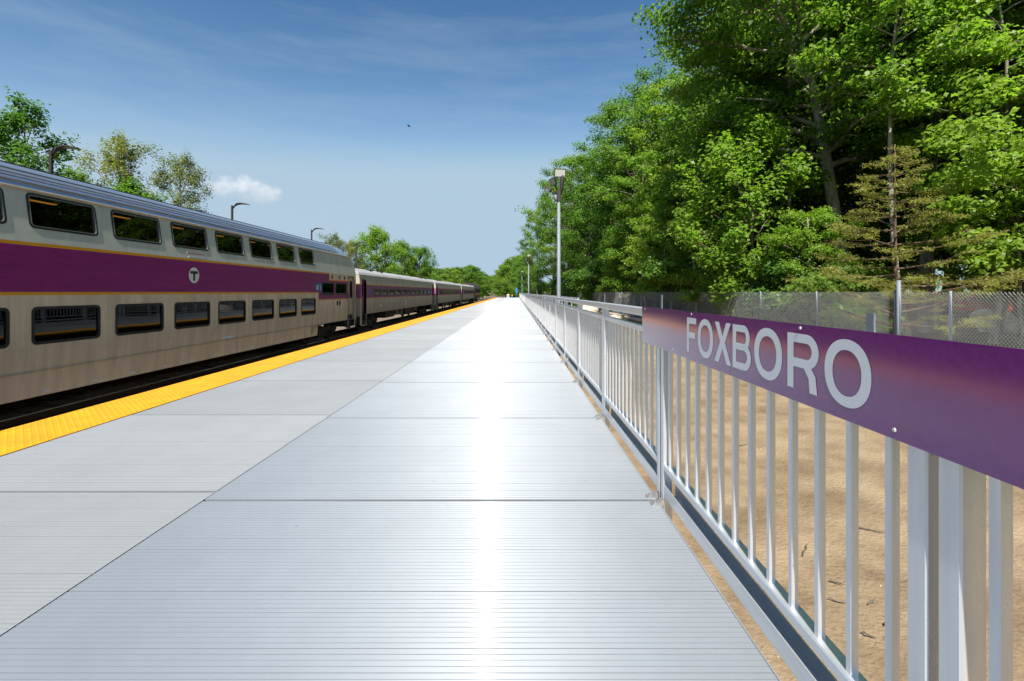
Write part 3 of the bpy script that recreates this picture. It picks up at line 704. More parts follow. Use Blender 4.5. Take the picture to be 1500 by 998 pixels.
def single(label, Y0, L, emb=True):
    Y1 = Y0+L; car = thing('passenger_coach', label, 'train coach', (XT-WB/2, (Y0+Y1)/2, -1.2), 'single-deck coaches')
    xs = lambda z: XT - max(0, z-1.6)*.10
    b = MB(); ST, PU, YE = 0, 1, 2; wins = []
    yd0, yd1 = Y0+1.15, Y1-1.15
    for z0, z1, m in ((-.10,.78,ST),(.78,.825,YE),(.825,.92,PU),(1.38,1.58,PU),(1.58,1.63,YE),(1.63,2.16,ST)): wall_cell(b, xs, yd0, yd1, z0, z1, m)
    ws = [Y0+2.75+1.80*k for k in range(12) if Y0+2.75+1.8*k+1.36 < yd1-.6]; ya = yd0
    for i, y in enumerate(ws):
        yn = y+1.36+.2 if i < len(ws)-1 else yd1
        wall_cell(b, xs, ya, yn, .92, 1.38, PU, (y, y+1.32, .95, 1.35), .05); wins.append((y, y+1.32, .95, 1.35)); ya = yn
    for e, (a, c) in enumerate(((Y0, Y0+.35), (Y1-.35, Y1))):
        for z0, z1, m in ((-.68,.78,ST),(.78,.825,YE),(.825,1.58,PU),(1.58,1.63,YE),(1.63,2.16,ST)): wall_cell(b, xs, a, c, z0, z1, m)
    for a, c in ((Y0+.35, yd0), (yd1, Y1-.35)): wall_cell(b, xs, a, c, 1.9, 2.16, ST)
    for y in (Y0, Y1):
        for z0, z1, m in ((-.2,.78,ST),(.78,.825,YE),(.825,1.58,PU),(1.58,1.63,YE),(1.63,2.16,ST)): b.quad((xs(z0),y,z0),(XT-WB,y,z0),(XT-WB,y,z1),(xs(z1),y,z1), m=m)
    b.quad((XT-WB,Y0,-.1),(XT-WB,Y1,-.1),(XT-WB,Y1,2.16),(XT-WB,Y0,2.16)); b.quad((XT,Y0,-.101),(XT-WB,Y0,-.101),(XT-WB,Y1,-.101),(XT,Y1,-.101))
    b.build('body', [M['steel2'], M['purple2'], M['stripe']], car)
    MB().box(XT-2.4, XT-.55, yd0+.2, yd1-.2, 0, 1.85).build('interior', M['interior'], car)
    for h in wins: window(car, xs, h, .05, False, True)
    pr = [(xs(2.16)+.015,2.16),(xs(2.16)-.07,2.30),(XT-.35,2.46),(XT-.8,2.57),(XT-WB/2,2.61)]; pr += [(2*(XT-WB/2)-x, z) for x, z in pr[-2::-1]]
    rf = MB(); rf.extr(pr, Y0-.02, Y1+.02); ro = rf.build('roof', M['roofpale'], car)
    for y in (Y0+3.0, Y0+5.4, Y1-5.4, Y1-3.0): MB().box(XT-.62, XT-.34, y, y+.5, 2.44, 2.575).build('roof_vent', M['under'], ro)
    for a, c in ((Y0+.35, yd0), (yd1, Y1-.35)):
        MB().box(XT-.7, XT-.2, a, c, -.62, 1.9).build('door_well', M['interior'], car)
        d = MB().box(XT-.199, XT-.12, a+.04, c-.04, .0, 1.88).build('door', M['purple2'], car); MB().box(XT-.1195, XT-.115, a+.22, c-.22, .95, 1.7).build('pane', M['glass'], d)
        s = MB().box(XT-.05, XT+.006, a-.05, a-.001, -.70, -.101); s.box(XT-.05, XT+.006, c+.001, c+.05, -.70, -.101); s.box(XT-.05, XT+.006, a-.05, c+.05, -.75, -.7005); s.build('step_frame', M['rim'], car)
    for y in (Y0-.5, Y1+.003): MB().box(XT-2.15, XT-.9, y, y+.497, -.1, 2.05).build('gangway', M['gasket'], car)
    bogie(car, Y0+3.4); bogie(car, Y1-3.4)
    for y0, y1, z0, mm in ((Y0+6.5,Y0+9.0,-.62,'under'),(Y0+9.6,Y0+10.3,-.55,'underlt'),(Y0+11.2,Y0+11.7,-.6,'underlt'),(Y0+12.5,Y0+16,-.66,'under'),(Y0+16.6,Y0+17.2,-.5,'underlt')):
        MB().bbox(XT-2.6, XT-.35, y0, y1, z0, -.103, .02).build('equipment_box', M[mm], car)
    if emb:
        MB().box(XT+.001, XT+.006, Y0+11.2, Y0+11.5, .15, .55).build('notice_strip', M['white'], car)
        MB().box(XT+.001, XT+.006, Y0+4.0, Y0+4.35, .2, .38).build('notice_strip', M['white'], car)
        MB().box(XT+.001, XT+.006, Y0+1.6, Y0+1.85, 1.1, 1.35).build('notice_strip', M['blue'], car)
    return car
single('grey single-deck coach with faded purple window band coupled behind the double-deck coach', 26.9, 24.6)
single('second grey single-deck coach, coupled between two alike coaches', 52.6, 24.4)
single('third grey single-deck coach, coupled to the dark locomotive', 78.1, 24.0)
# locomotive
Y0, Y1 = 103.0, 121.0
lo = thing('locomotive', 'dark locomotive at the far end of the train', 'locomotive', (XT-WB/2, 112, -1.2))
b = MB(); x1, x0 = XT, XT-WB
prof = [(x1,-.2),(x1,2.0),(x1-.35,2.75),(x1-.9,3.0),(x0+.9,3.0),(x0+.35,2.75),(x0,2.0),(x0,-.2)]
b.extr(prof, Y0, Y1-2); n = len(b.v)
b.v += [(x, Y1-2, z) for x, z in prof] + [(x*.85+(XT-WB/2)*.15, Y1, min(z, 1.6)) for x, z in prof]
for i in range(8): b.f.append((n+i, n+(i+1) % 8, n+8+(i+1) % 8, n+8+i)); b.m.append(0)
b.f.append(tuple(n+8+i for i in range(8))); b.m.append(0); b.build('body', M['loco'], lo)
for k in range(4): MB().box(x1+.001, x1+.02, Y0+2+3.2*k, Y0+4.4+3.2*k, 1.1, 1.9).build('vent', M['under'], lo)
MB().box(x1+.001, x1+.015, Y0+.5, Y1-2.5, .55, .85).build('side_stripe', M['stripe'], lo)
MB().bbox(x0+.4, x1-.2, Y0+5, Y1-7, -.9, -.205, .03).build('fuel_tank', M['under'], lo)
MB().box(x0+.9, x1-.9, Y0+3, Y0+6, 3.001, 3.25).build('roof_fan', M['under'], lo)
bogie(lo, Y0+3); bogie(lo, Y1-4)

# ------------------------------------------------------------------ dark lamps on the old platform behind the train
XLp = -15.0
def left_lamp(Y, label):
    t = thing('street_lamp', label, 'lamp', (XLp, Y, -1.05), 'dark curved lamps behind the train')
    MB().bbox(XLp-.045, XLp+.045, Y-.045, Y+.045, -1.05, 5.75, .01).build('pole', M['bronze'], t)
    MB().box(XLp-.2, XLp+.2, Y-.2, Y+.2, -1.06, -1.02).build('base_plate', M['bronze'], t)
    b = MB(); A = [(.045,5.62,.025,.06),(.14,5.75,.035,.05),(.26,5.84,.09,.045),(.50,5.865,.13,.035),(.75,5.84,.13,.028),(.95,5.79,.05,.010)]
    for x, z, w, h in A: b.v += [(XLp+x,Y-w,z-h),(XLp+x,Y+w,z-h),(XLp+x,Y+w,z+h*.6),(XLp+x,Y-w,z+h*.6)]
    for i in range(len(A)-1):
        for k in range(4): b.f.append((4*i+k, 4*i+(k+1) % 4, 4*i+4+(k+1) % 4, 4*i+4+k)); b.m.append(0)
    b.f += [(3,2,1,0), tuple(4*(len(A)-1)+k for k in range(4))]; b.m += [0,0]
    h = b.build('lamp_head', M['bronze'], t, True)
    MB().quad((XLp+.46,Y-.10,5.822),(XLp+.46,Y+.10,5.822),(XLp+.8,Y+.10,5.80),(XLp+.8,Y-.10,5.80)).build('lens', M['lens'], h)
    return t
ords = ['nearest dark curved lamp, its head against the leafy tree above the coach roof', 'second dark curved lamp, below the small white cloud', 'third dark curved lamp, over the end of the double-deck coach',
        'fourth dark curved lamp, just past the double-deck coach end', 'fifth dark lamp behind the first single-deck coach', 'sixth dark lamp in the row behind the train', 'seventh dark lamp in the row behind the train', 'eighth dark lamp in the row behind the train',
        'ninth dark lamp, small, in the row behind the train', 'tenth dark lamp, tiny and farthest behind the train']
for k, w in enumerate(ords):
    left_lamp(-FPX*XLp*(.00147+.00094*k), w)

# ------------------------------------------------------------------ chain-link fence
fl = thing('chain_link_fence', 'galvanised chain-link fence with round posts in front of the wood', 'fence', (8.45, 10, -.8))
FX = [(8.45,-2.0),(8.45,52.0),(4.6,112.0)]
def fence_run(p, q, step, dmd, wr, zb, zt):
    p, q = np.array(p), np.array(q); L = np.linalg.norm(q-p); d = (q-p)/L; nrm = np.array((-d[1], d[0]))
    wm = MB(); H_ = zt-zb; k = 0; s = -H_
    def seg3(s0, z0, s1, z1, off):
        # clip to 0..L
        if s0 > s1: s0, z0, s1, z1 = s1, z1, s0, z0
        if s1 <= 0 or s0 >= L: return
        if s0 < 0: z0 += (z1-z0)*(-s0)/(s1-s0); s0 = 0
        if s1 > L: z1 = z0+(z1-z0)*(L-s0)/(s1-s0); s1 = L
        a = p+d*s0; c = p+d*s1; n0 = len(wm.v)
        t = np.array((s1-s0, z1-z0)); t /= np.linalg.norm(t); e = (-t[1]*wr, t[0]*wr)
        for (P, z) in ((a, z0), (c, z1)):
            wm.v += [(P[0]+d[0]*e[0]+nrm[0]*off, P[1]+d[1]*e[0]+nrm[1]*off, z+e[1]), (P[0]-d[0]*e[0]+nrm[0]*off, P[1]-d[1]*e[0]+nrm[1]*off, z-e[1]), (P[0]+nrm[0]*(off+wr*1.7), P[1]+nrm[1]*(off+wr*1.7), z)]
        for i in range(3): wm.f.append((n0+i, n0+(i+1) % 3, n0+3+(i+1) % 3, n0+3+i)); wm.m.append(0)
    while s < L+H_:
        seg3(s, zb, s+H_*.9, zt, 0); seg3(s+H_*.9, zb, s, zt, wr*2); s += dmd
    wm.build('wire_mesh', M['wire'], fl, kind='stuff')
    return d
fence_run(FX[0], FX[1], 0, .068, .0016, -.76, 1.17)
fence_run(FX[1], FX[2], 0, .11, .0035, -.95, 1.12)
for y in (1.4, 4.4, 7.4, 9.43, 13.6, 16.7, 19.8, 22.9, 26.2, 29.3, 32.4, 35.4, 38.5, 41.5, 44.6, 47.7):
    lean = .02 if y == 9.43 else 0
    MB().tube([(8.47+lean,y,-1.0),(8.47,y-lean,1.19)], .024, 8).build('post', M['galv'], fl, True)
MB().tube([(8.47,10.68,-1.0),(8.47,10.68,1.43)], .042, 10).build('post', M['galv'], fl, True)
MB().tube([(8.50,10.80,-1.0),(8.50,10.80,1.22)], .03, 10).build('post', M['galv'], fl, True)
for k in range(20):
    t = k/19; x, y = 8.47+(4.62-8.47)*t, 52+60*t; MB().tube([(x,y,-1.1),(x,y,1.15)], .03, 8).build('post', M['galv'], fl, True)
# orange barrier netting farther in the wood
on = thing('barrier_netting', 'torn orange barrier netting strung low between the trees', 'barrier', (16, 34, 0))
rb = random.Random(4); path = [(11.5,47),(13.5,40),(15.5,34),(18,29),(22,26),(27,24)]
for i in range(len(path)-1):
    (xa,ya_),(xb,yb2) = path[i], path[i+1]
    b = MB()
    for s in range(12):
        z = .15+.085*s
        if rb.random() < .2: continue
        b.quad((xa,ya_,z),(xb,yb2,z-.05),(xb,yb2,z),(xa,ya_,z+.05)).quad((xa,ya_+.004,z+.05),(xb,yb2+.004,z),(xb,yb2+.004,z-.05),(xa,ya_+.004,z))
    b.build('netting_strip', M['orange'], on)
    MB().tube([(xa,ya_+.03,-.6),(xa,ya_+.03,1.3)], .02, 6).build('stake', M['green'], on)

# ------------------------------------------------------------------ stones, logs, wattle, twigs
def boulder(x, y, z, r, seed, label, grp=None):
    rr_ = np.random.default_rng(seed); b = MB(); nu, nv = 14, 9
    ph = rr_.uniform(0, 6, 6)
    for j in range(nv+1):
        for i in range(nu):
            a = 2*pi*i/nu; c = pi*j/nv
            d = np.array((sin(c)*cos(a), sin(c)*sin(a), cos(c)))
            k = 1+.13*sin(3*d[0]+ph[0])+.12*sin(4*d[1]+ph[1])+.10*sin(5*d[2]+ph[2])+.06*sin(9*d[0]+7*d[1]+ph[3])
            b.v.append((x+d[0]*r*1.25*k, y+d[1]*r*k, z+d[2]*r*.75*k))
    for j in range(nv):
        for i in range(nu): b.f.append((j*nu+i, (j+1)*nu+i, (j+1)*nu+(i+1) % nu, j*nu+(i+1) % nu)); b.m.append(0)
    o = b.build('boulder', M['stone'], smooth=True); tag(o, label, 'rock', grp); return o
boulder(18.4, 17.8, -.15, .75, 1, 'large pale boulder behind the chain-link fence, cut by the picture edge')
boulder(20.0, 20.6, .0, .50, 2, 'mid-sized boulder beside the large pale one behind the fence')
boulder(5.6, 38.0, -.45, .75, 3, 'sandy rounded boulder in front of the fence, seen over the railing')
boulder(6.8, 33.0, -.65, .45, 4, 'low flat stone on the sand near the fence foot')
wt = MB().tube([(8.1+.15*sin(y*.7), y, -.68) for y in np.arange(14, 50, 1.2)], .13, 8).build('straw_wattle', M['straw'], smooth=True)
tag(wt, 'pale straw erosion roll lying along the foot of the fence', 'erosion roll')
for i, (x, y, a, L, w) in enumerate(((19, 25, .3, 5.0, 'pale fallen log lying behind the fence near the boulders'), (22, 30, -.2, 7.0, 'long fallen log deep behind the fence'), (12.5, 20, .9, 3.2, 'short fallen log behind the fence at the big oak'))):
    z = float(woodz(np.array(x), np.array(y)))+.16
    lg = MB().tube([(x-L/2*cos(a), y-L/2*sin(a), z), (x, y, z+.05), (x+L/2*cos(a), y+L/2*sin(a), z+.12)], [.17,.15,.10], 9).build('log', M['barklt'], smooth=True); tag(lg, w, 'log', 'fallen logs')
tw = random.Random(9)
for (u, v, L, a) in ((1270,778,.20,-.5),(1180,800,.16,.9),(1276,878,.07,.6),(1235,878,.10,-.4),(1084,655,.18,.3),(1270,928,.05,-.9),(1300,915,.06,.5),(1225,850,.05,-.7)):
    Yg = FPX*(HC+1.0)/(v-428); x = px(u, Yg); z = float(sandz(np.array(x), np.array(Yg)))+.012
    P = [(x+L*t*cos(a)+tw.uniform(-.012,.012), Yg+L*t*sin(a)+tw.uniform(-.012,.012), z+tw.uniform(0,.012)) for t in np.linspace(-.8,.8,5)]
    o = MB().tube(P, [.004,.007,.006,.005,.002], 5).build('twig', M['bark']); tag(o, 'small dark dry twig lying on the sand behind the balusters', 'twig', 'twigs on the sand')

rp_ = np.random.default_rng(17); pb = MB()
for i in range(2600):
    yy = rp_.uniform(.2, 1)**2*9.5; xx = 1.0+rp_.uniform(0, 1)**1.4*5.5; r_ = rp_.uniform(.003, .014)*(1 if rp_.random() < .95 else 2.0)
    zz = float(sandz(np.array(xx), np.array(yy))); n0 = len(pb.v); ang = rp_.uniform(0, 6.28)
    pb.v += [(xx+r_*cos(ang+t)*rp_.uniform(.7,1.3), yy+r_*sin(ang+t)*rp_.uniform(.7,1.3), zz-.002) for t in (0,1.57,3.14,4.71)] + [(xx, yy, zz+r_*.7)]
    for q in range(4): pb.f.append((n0+q, n0+(q+1) % 4, n0+4)); pb.m.append(int(rp_.random() < .06))
o = pb.build('pebbles', [M['pebble'], M['straw']]); o['kind'] = 'stuff'; tag(o, 'scattered pebbles and litter on the sand behind the railing', 'pebbles')

# ------------------------------------------------------------------ trees
def leaves_mesh(name, C, N, size, asp, m, rg, fold=.25, jit=.35):
    """kite-shaped leaves at centres C with normals N"""
    n = len(C); N = N/np.linalg.norm(N, axis=1, keepdims=True)
    t = rg.normal(size=(n,3)); t -= (t*N).sum(1, keepdims=True)*N; t /= np.linalg.norm(t, axis=1, keepdims=True)+1e-9
    b = np.cross(N, t); s = size*rg.uniform(1-jit, 1+jit, (n,1))
    V = np.empty((n,4,3)); V[:,0] = C - t*s*.55; V[:,1] = C + b*s*.5*asp + N*s*fold*asp - t*s*.05; V[:,2] = C + t*s*.6 - N*s*.12; V[:,3] = C - b*s*.5*asp + N*s*fold*asp - t*s*.05
    me = bpy.data.meshes.new(name); me.vertices.add(4*n); me.vertices.foreach_set('co', V.ravel())
    me.loops.add(4*n); me.loops.foreach_set('vertex_index', np.arange(4*n, dtype=np.int32))
    me.polygons.add(n); me.polygons.foreach_set('loop_start', np.arange(0, 4*n, 4, dtype=np.int32)); me.polygons.foreach_set('loop_total', np.full(n, 4, dtype=np.int32))
    me.materials.append(m); me.update(calc_edges=True); return me

def gen_tree(seed, H, cb, RR, nl, leaf, nleaf, lm, bm, trunk=None, r0=.22, up=(.25,.75), asp=.75, clump=.75, shape=.6, flat=.55, top=.96, bare=0):
    rg = np.random.default_rng(seed)
    if trunk is None:
        nT = 9; w = np.cumsum(rg.normal(0, .12, (nT,2)), 0)*H/18; w[0] = 0
        trunk = [(w[i,0], w[i,1], H*top*i/(nT-1)) for i in range(nT)]
    T = np.array(trunk, float); zz = T[:,2]
    at = lambda z: np.array([np.interp(z, zz, T[:,0]), np.interp(z, zz, T[:,1]), z])
    tb = MB(); rad = [r0*(1.25 if i == 0 else 1)*(1-.93*(i/(len(T)-1)))**.8+.012 for i in range(len(T))]
    tb.tube([tuple(p) for p in T], rad, 9)
    lb = MB(); cen = []; rads = []; outw = []
    for i in range(nl):
        s = (i+rg.uniform(.1,.9))/nl; z = H*(cb+(top-cb-.02)*s)
        prof = (sin(pi*(.16+.78*s**.85)))**shape
        Lr = RR*prof*rg.uniform(.65,1.15); az_ = i*2.399+rg.uniform(-.5,.5); u_ = rg.uniform(*up)*(.6+.8*s)
        p0 = at(z); d = np.array((cos(az_), sin(az_), u_)); pts = [p0]
        for k in range(1,5):
            f = k/4; pts.append(p0 + np.array((d[0],d[1],0))*Lr*f + np.array((0,0,1))*(Lr*u_*(f**.8)*.8) + rg.normal(0,.07,3)*Lr*f)
        rb_ = max(.02, r0*.42*(1-s*.75)); lb.tube([tuple(p) for p in pts], [rb_*(1-.8*k/4)+.006 for k in range(5)], 5, cap=False)
        ns = max(3, int(3+Lr*1.1))
        for q in range(ns):
            f = rg.uniform(.30,1.0); j = min(3, int(f*4)); g = f*4-j; a = pts[j]*(1-g)+pts[j+1]*g if j < 4 else pts[4]
            az2 = az_+rg.uniform(-1.3,1.3); l2 = Lr*rg.uniform(.18,.42); e = a+np.array((cos(az2)*l2, sin(az2)*l2, l2*rg.uniform(-.1,.7)))
            m_ = (a+e)/2+rg.normal(0,.06,3)*l2
            lb.tube([tuple(a), tuple(m_), tuple(e)], [rb_*.35+.004, rb_*.25+.003, .004], 4, cap=False)
            if rg.random() > bare:
                cen += [e, m_]; rads += [clump*rg.uniform(.6,1.2), clump*rg.uniform(.4,.9)]; outw += [d, d]
        cen.append(pts[4]); rads.append(clump); outw.append(d)
    cen = np.array(cen); rads = np.array(rads); outw = np.array(outw)
    wgt = rads**2; idx = rg.choice(len(cen), nleaf, p=wgt/wgt.sum())
    off = rg.normal(0, .5, (nleaf,3)); off /= np.maximum(1, np.linalg.norm(off, axis=1, keepdims=True)/1.15); off[:,2] *= flat
    C = cen[idx] + off*rads[idx,None]
    N = rg.normal(0,.55,(nleaf,3)) + np.array((0,0,.75)) + outw[idx]*.35 + off*.5
    return tb.mesh('trunk', bm, smooth=True), lb.mesh('limbs', bm, smooth=True), leaves_mesh('crown', C, N, leaf, asp, lm, rg)

def gen_conifer(seed, H, cb, RR, nl, n, size, asp, lm, bm, r0=.2, droop=-.1, tuft=.45, power=.9, bare=0.0):
    rg = np.random.default_rng(seed); tb = MB(); w = rg.normal(0,.05,2)*H/10
    tb.tube([(0,0,0),(w[0]*.4,w[1]*.4,H*.4),(w[0],w[1],H*.75),(w[0],w[1],H)], [r0*1.15,r0*.8,r0*.4,.015], 8)
    lb = MB(); A = []; B = []; Wt = []
    for i in range(nl):
        s = (i+rg.uniform(0,1))/nl; z = H*(cb+(.985-cb)*s); Lr = RR*((1-s)**power+.06)*rg.uniform(.65,1.12); az_ = i*2.399+rg.uniform(-.4,.4)
        p0 = np.array((w[0]*min(1,z/H/.75), w[1]*min(1,z/H/.75), z)); d = np.array((cos(az_), sin(az_), 0)); dr_ = droop+rg.uniform(-.16,.22)*(nl < 60); pts = [p0+d*Lr*f+np.array((0,0,Lr*(dr_*f+.18*f*f))) + rg.normal(0,.02,3)*Lr*f for f in (0,.33,.66,1)]
        lb.tube([tuple(p) for p in pts], [.030*(1-s)+.012,.02*(1-s)+.008,.008,.004], 4, cap=False)
        for q in range(int(5+Lr*4)):
            f = rg.uniform(.22,1)**.8; k = min(2,int(f*3)); g = f*3-k; a = pts[k]*(1-g)+pts[k+1]*g
            az2 = az_+rg.choice((-1,1))*rg.uniform(.4,1.2); l2 = Lr*(.16+.22*(1-f))*rg.uniform(.7,1.3)+.12; e = a+np.array((cos(az2)*l2, sin(az2)*l2, l2*rg.uniform(-.1,.2)))
            lb.tube([tuple(a), tuple(e)], [.006,.003], 3, cap=False)
            if rg.random() > bare*(1-f): A.append(a); B.append(e); Wt.append(l2)
    A, B, Wt = map(np.array, (A, B, Wt)); idx = rg.choice(len(A), n, p=Wt/Wt.sum()); f = rg.uniform(0,1.08,(n,1))
    C = A[idx]*(1-f)+B[idx]*f + rg.normal(0,tuft*.18,(n,3))*np.array((1,1,.45))
    N = rg.normal(0,.6,(n,3))+np.array((0,0,.6))
    return tb.mesh('trunk', bm, smooth=True), lb.mesh('limbs', bm, smooth=True), leaves_mesh('crown', C, N, size, asp, lm, rg, fold=.1)

KIND = {}
KIND['oakA'] = gen_tree(11, 20, .16, 4.3, 44, .20, 18000, M['leaf'], M['bark'], clump=.95)
KIND['oakB'] = gen_tree(12, 20, .22, 4.0, 40, .19, 18000, M['leafb'], M['bark'], clump=.85)
KIND['oakC'] = gen_tree(13, 20, .10, 3.8, 46, .19, 18000, M['leafd'], M['bark'], clump=.9)
KIND['tall'] = gen_tree(14, 22, .45, 4.2, 34, .20, 13000, M['leafd'], M['barklt'], clump=.95, r0=.20)
KIND['young'] = gen_tree(15, 9, .18, 2.6, 26, .15, 18000, M['leafb'], M['barklt'], clump=.62, r0=.085, flat=.5)
KIND['slim'] = gen_tree(47, 15, .55, 2.2, 22, .17, 7000, M['leafb'], M['barklt'], clump=.6, r0=.10)
KIND['upright'] = gen_tree(45, 9, .10, 2.3, 44, .17, 12000, M['leafb'], M['bark'], clump=.5, r0=.09, flat=1.0, up=(.8,1.7), shape=.9)
KIND['uprightd'] = gen_tree(46, 9, .10, 2.4, 44, .17, 12000, M['leaf'], M['bark'], clump=.5, r0=.09, flat=1.0, up=(.7,1.5), shape=.8)
KIND['maple'] = gen_tree(16, 10, .22, 3.3, 30, .155, 28000, M['leafb'], M['bark'], clump=.66, r0=.10, flat=.42, up=(.1,.4))
KIND['birch'] = gen_tree(17, 13, .15, 2.3, 50, .13, 13000, M['leafg'], M['barklt'], clump=.5, r0=.12, up=(.8,1.7), bare=.2, flat=1.1, shape=.9)
KIND['leafy'] = gen_tree(18, 12, .15, 2.9, 40, .19, 9500, M['leafd'], M['bark'], clump=.55, r0=.15, bare=.1, up=(.6,1.5), flat=.9, shape=.8)
KIND['far'] = gen_tree(19, 14, .06, 4.2, 40, .34, 13000, M['leaf'], M['bark'], clump=1.1)
KIND['pine'] = gen_conifer(20, 24, .35, 4.6, 70, 36000, .26, .16, M['needle'], M['barkred'], r0=.28, droop=.1, tuft=1.0, power=.55)
KIND['hemlock'] = gen_conifer(21, 5.7, .12, 2.5, 56, 17000, .085, .26, M['hemlock'], M['barkred'], r0=.07, droop=.02, tuft=.34, power=.55, bare=.75)
KIND['shrub'] = gen_tree(22, 2.4, .08, 1.3, 22, .13, 5000, M['leafb'], M['bark'], clump=.42, r0=.03, flat=.6)
KIND['shrubd'] = gen_tree(23, 2.8, .05, 1.6, 22, .15, 5000, M['leafd'], M['bark'], clump=.5, r0=.03, flat=.6)
# the big oak leaning over the platform side: its own trunk shape, measured from the photograph
bx, by = 14.0, 20.2
k = by/FPX
KIND['bigoak'] = gen_tree(24, 19, .36, 5.0, 40, .17, 40000, M['leaf'], M['barklt'], trunk=[(0,0,0),(-.05,0,1.2),(-.35,.1,3.6),(-.85,.0,6.2),(-1.15,.1,8.6),(-1.6,.0,10.4),(-3.0,-.2,13.0),(-3.6,-.3,15.5),(-3.8,-.3,18)], r0=.30, clump=.95, up=(.3,.8), shape=.45)
KIND['twin'] = gen_tree(25, 21, .48, 4.2, 30, .17, 24000, M['leafb'], M['barklt'], trunk=[(0,0,0),(.05,.1,3),(.2,.1,6),(.4,0,9),(.9,0,12.5),(1.3,0,16),(1.5,0,20)], r0=.24, clump=.75)

def tree(kind, x, y, z, s, label, cat='tree', group=None, rot=0, name=None, sz=None):
    nm = name or {'pine':'pine_tree','hemlock':'hemlock_tree','birch':'birch_tree','shrub':'shrub','shrubd':'shrub'}.get(kind, 'broadleaf_tree')
    t = thing(nm, label, cat, (x, y, z), group); t.rotation_euler = (0,0,rot); t.scale = (s, s, sz or s)
    tm, lm_, cm = KIND[kind]
    link('trunk', tm, t); link('limbs', lm_, t); link('crown', cm, t)
    return t
wz = lambda x, y: float(woodz(np.array(float(x)), np.array(float(y)))) if x > 9 else -0.95
def by_top(kind, u, vtop, Y, label, hk, group=None, rot=0, zg=None, wide=1.0):
    x = px(u, Y); z = wz(x, Y) if zg is None else zg
    Ht = (428-vtop)/FPX*Y + HC - z; sz = Ht/hk; return tree(kind, x, Y, z, sz*wide, label, group=group, rot=rot, sz=sz)
tree('bigoak', bx, by, wz(bx,by), 1.0, 'big leaning oak with pale trunk, its limbs reaching over at the top')
tree('twin', 16.2, 19.0, wz(16.2,19), 1.0, 'tall straight pale trunk rising just behind the browning hemlock')
tree('hemlock', px(1312,14.2), 14.2, -.75, .95, 'small browning hemlock with flat sparse boughs behind the fence', sz=1.1)
tree('maple', 15.6, 14.6, wz(15.6,14.6), 1.0, 'bright green maple with large leaves at the picture edge', rot=1.0)
tree('maple', 18.6, 17.0, wz(18.6,17), 1.2, 'second large-leaved maple partly cut off by the picture edge', rot=3.2)
tree('young', px(1120,25), 25, wz(13,25), .8, 'bright young tree just in front of the leaning oak', rot=.4)
tree('young', px(1090,31), 31, wz(14,31), 1.05, 'bright young tree between the leaning oak and the round-topped oaks', rot=2.0)
tree('pine', 22.5, 20.5, wz(22,20), 1.05, 'dark tall pine in the upper corner of the wood', rot=.5)
tree('pine', 21, 26.5, wz(21,26), 1.0, 'dark tall pine behind the pale straight trunk', rot=2.5)
# edge of the wood, its outline measured from the photograph
G = 'oaks along the edge of the wood'
by_top('oakA', 1055, 108, 37, 'round-topped oak next to the leaning oak', 20.6, G, .3)
by_top('oakB', 1000, 104, 40, 'highest round crown of the wood edge against the sky', 20.6, G, 1.7)
by_top('oakA', 938, 128, 44, 'broad oak left of the highest round crown', 20.6, G, 2.9)
by_top('oakC', 895, 160, 50, 'dark oak at the fence corner', 20.6, G, .9)
by_top('oakB', 866, 205, 57, 'lighter green oak where the fence turns away', 20.6, G, 4.0)
by_top('oakA', 836, 222, 64, 'oak standing behind the nearest floodlight pole', 20.6, G, 5.1)
by_top('oakC', 806, 240, 76, 'last tall oak of the edge, beside the floodlight heads', 20.6, G, .2, wide=.8)
by_top('oakB', 788, 300, 92, 'lower oak standing beyond the last tall oak', 20.6, G, 2.2, wide=.85)
by_top('oakC', 776, 345, 112, 'small distant oak between two floodlight poles', 20.6, G, 3.3, wide=.9)
# inner rows of the wood
GI = 'trees deep in the wood'
rt = random.Random(31)
inner = [(12.5,27.5,'tall'),(17.5,28,'oakC'),(15,33.5,'tall'),(19.5,35,'oakA'),(16,42,'oakC'),(22,31,'tall'),(25,27,'oakC'),(24,38,'oakC'),(20,45,'tall'),(14,49,'tall'),(15,58,'oakA'),(11,66,'oakC'),(20,22.5,'oakC'),(26,21,'tall'),
         (18.5,17.5,'tall'),(23.5,16.5,'oakC'),(29,24,'oakA'),(31,31,'oakC'),(28,36,'tall'),(12,80,'oakA'),(10,95,'oakC'),(38,46,'oakC'),(46,40,'oakC'),(38,58,'oakC'),(30,60,'oakC'),(26,72,'oakC'),(46,31,'oakC'),(41,34,'oakA'),(50,50,'oakC'),(19,70,'far'),(24,88,'far'),(15,72,'far'),(31,105,'far'),(40,120,'far'),(28,80,'far'),(36,95,'far'),(34,72,'far'),(44,62,'far'),(52,66,'far'),(33,19,'oakC'),(35,26,'oakA'),(30,44,'oakA'),(22,55,'oakC')]
for x, y, kd in inner:
    s = rt.uniform(.92, 1.12)*(1.25 if kd == 'far' else 1); tree(kd, x, y, wz(x,y)-.1, s, 'tall shaded tree deep in the wood behind the fence', group=GI, rot=rt.uniform(0,6.28))
GS = 'slim saplings behind the fence'
for x, y in ((10.6,17.5),(11.4,24),(10.8,29),(11.8,34),(10.4,40),(15.8,15.2),(10.2,46),(9.6,22),(18.5,14),(12.8,38),(14.2,28)):
    tree('young', x, y, wz(x,y), rt.uniform(.42,.8), 'slim leafy sapling just behind the chain-link fence', 'sapling', GS, rt.uniform(0,6.28), 'sapling')
tree('upright', 9.7, 19.6, -.78, .95, 'bright sunlit young tree at the fence, left of the leaning oak trunk', rot=.7)
tree('young', 10.2, 23.2, -.75, .95, 'bright sunlit young tree at the fence below the highest round crown', rot=4.1)
GY = 'bright understorey trees behind the fence'
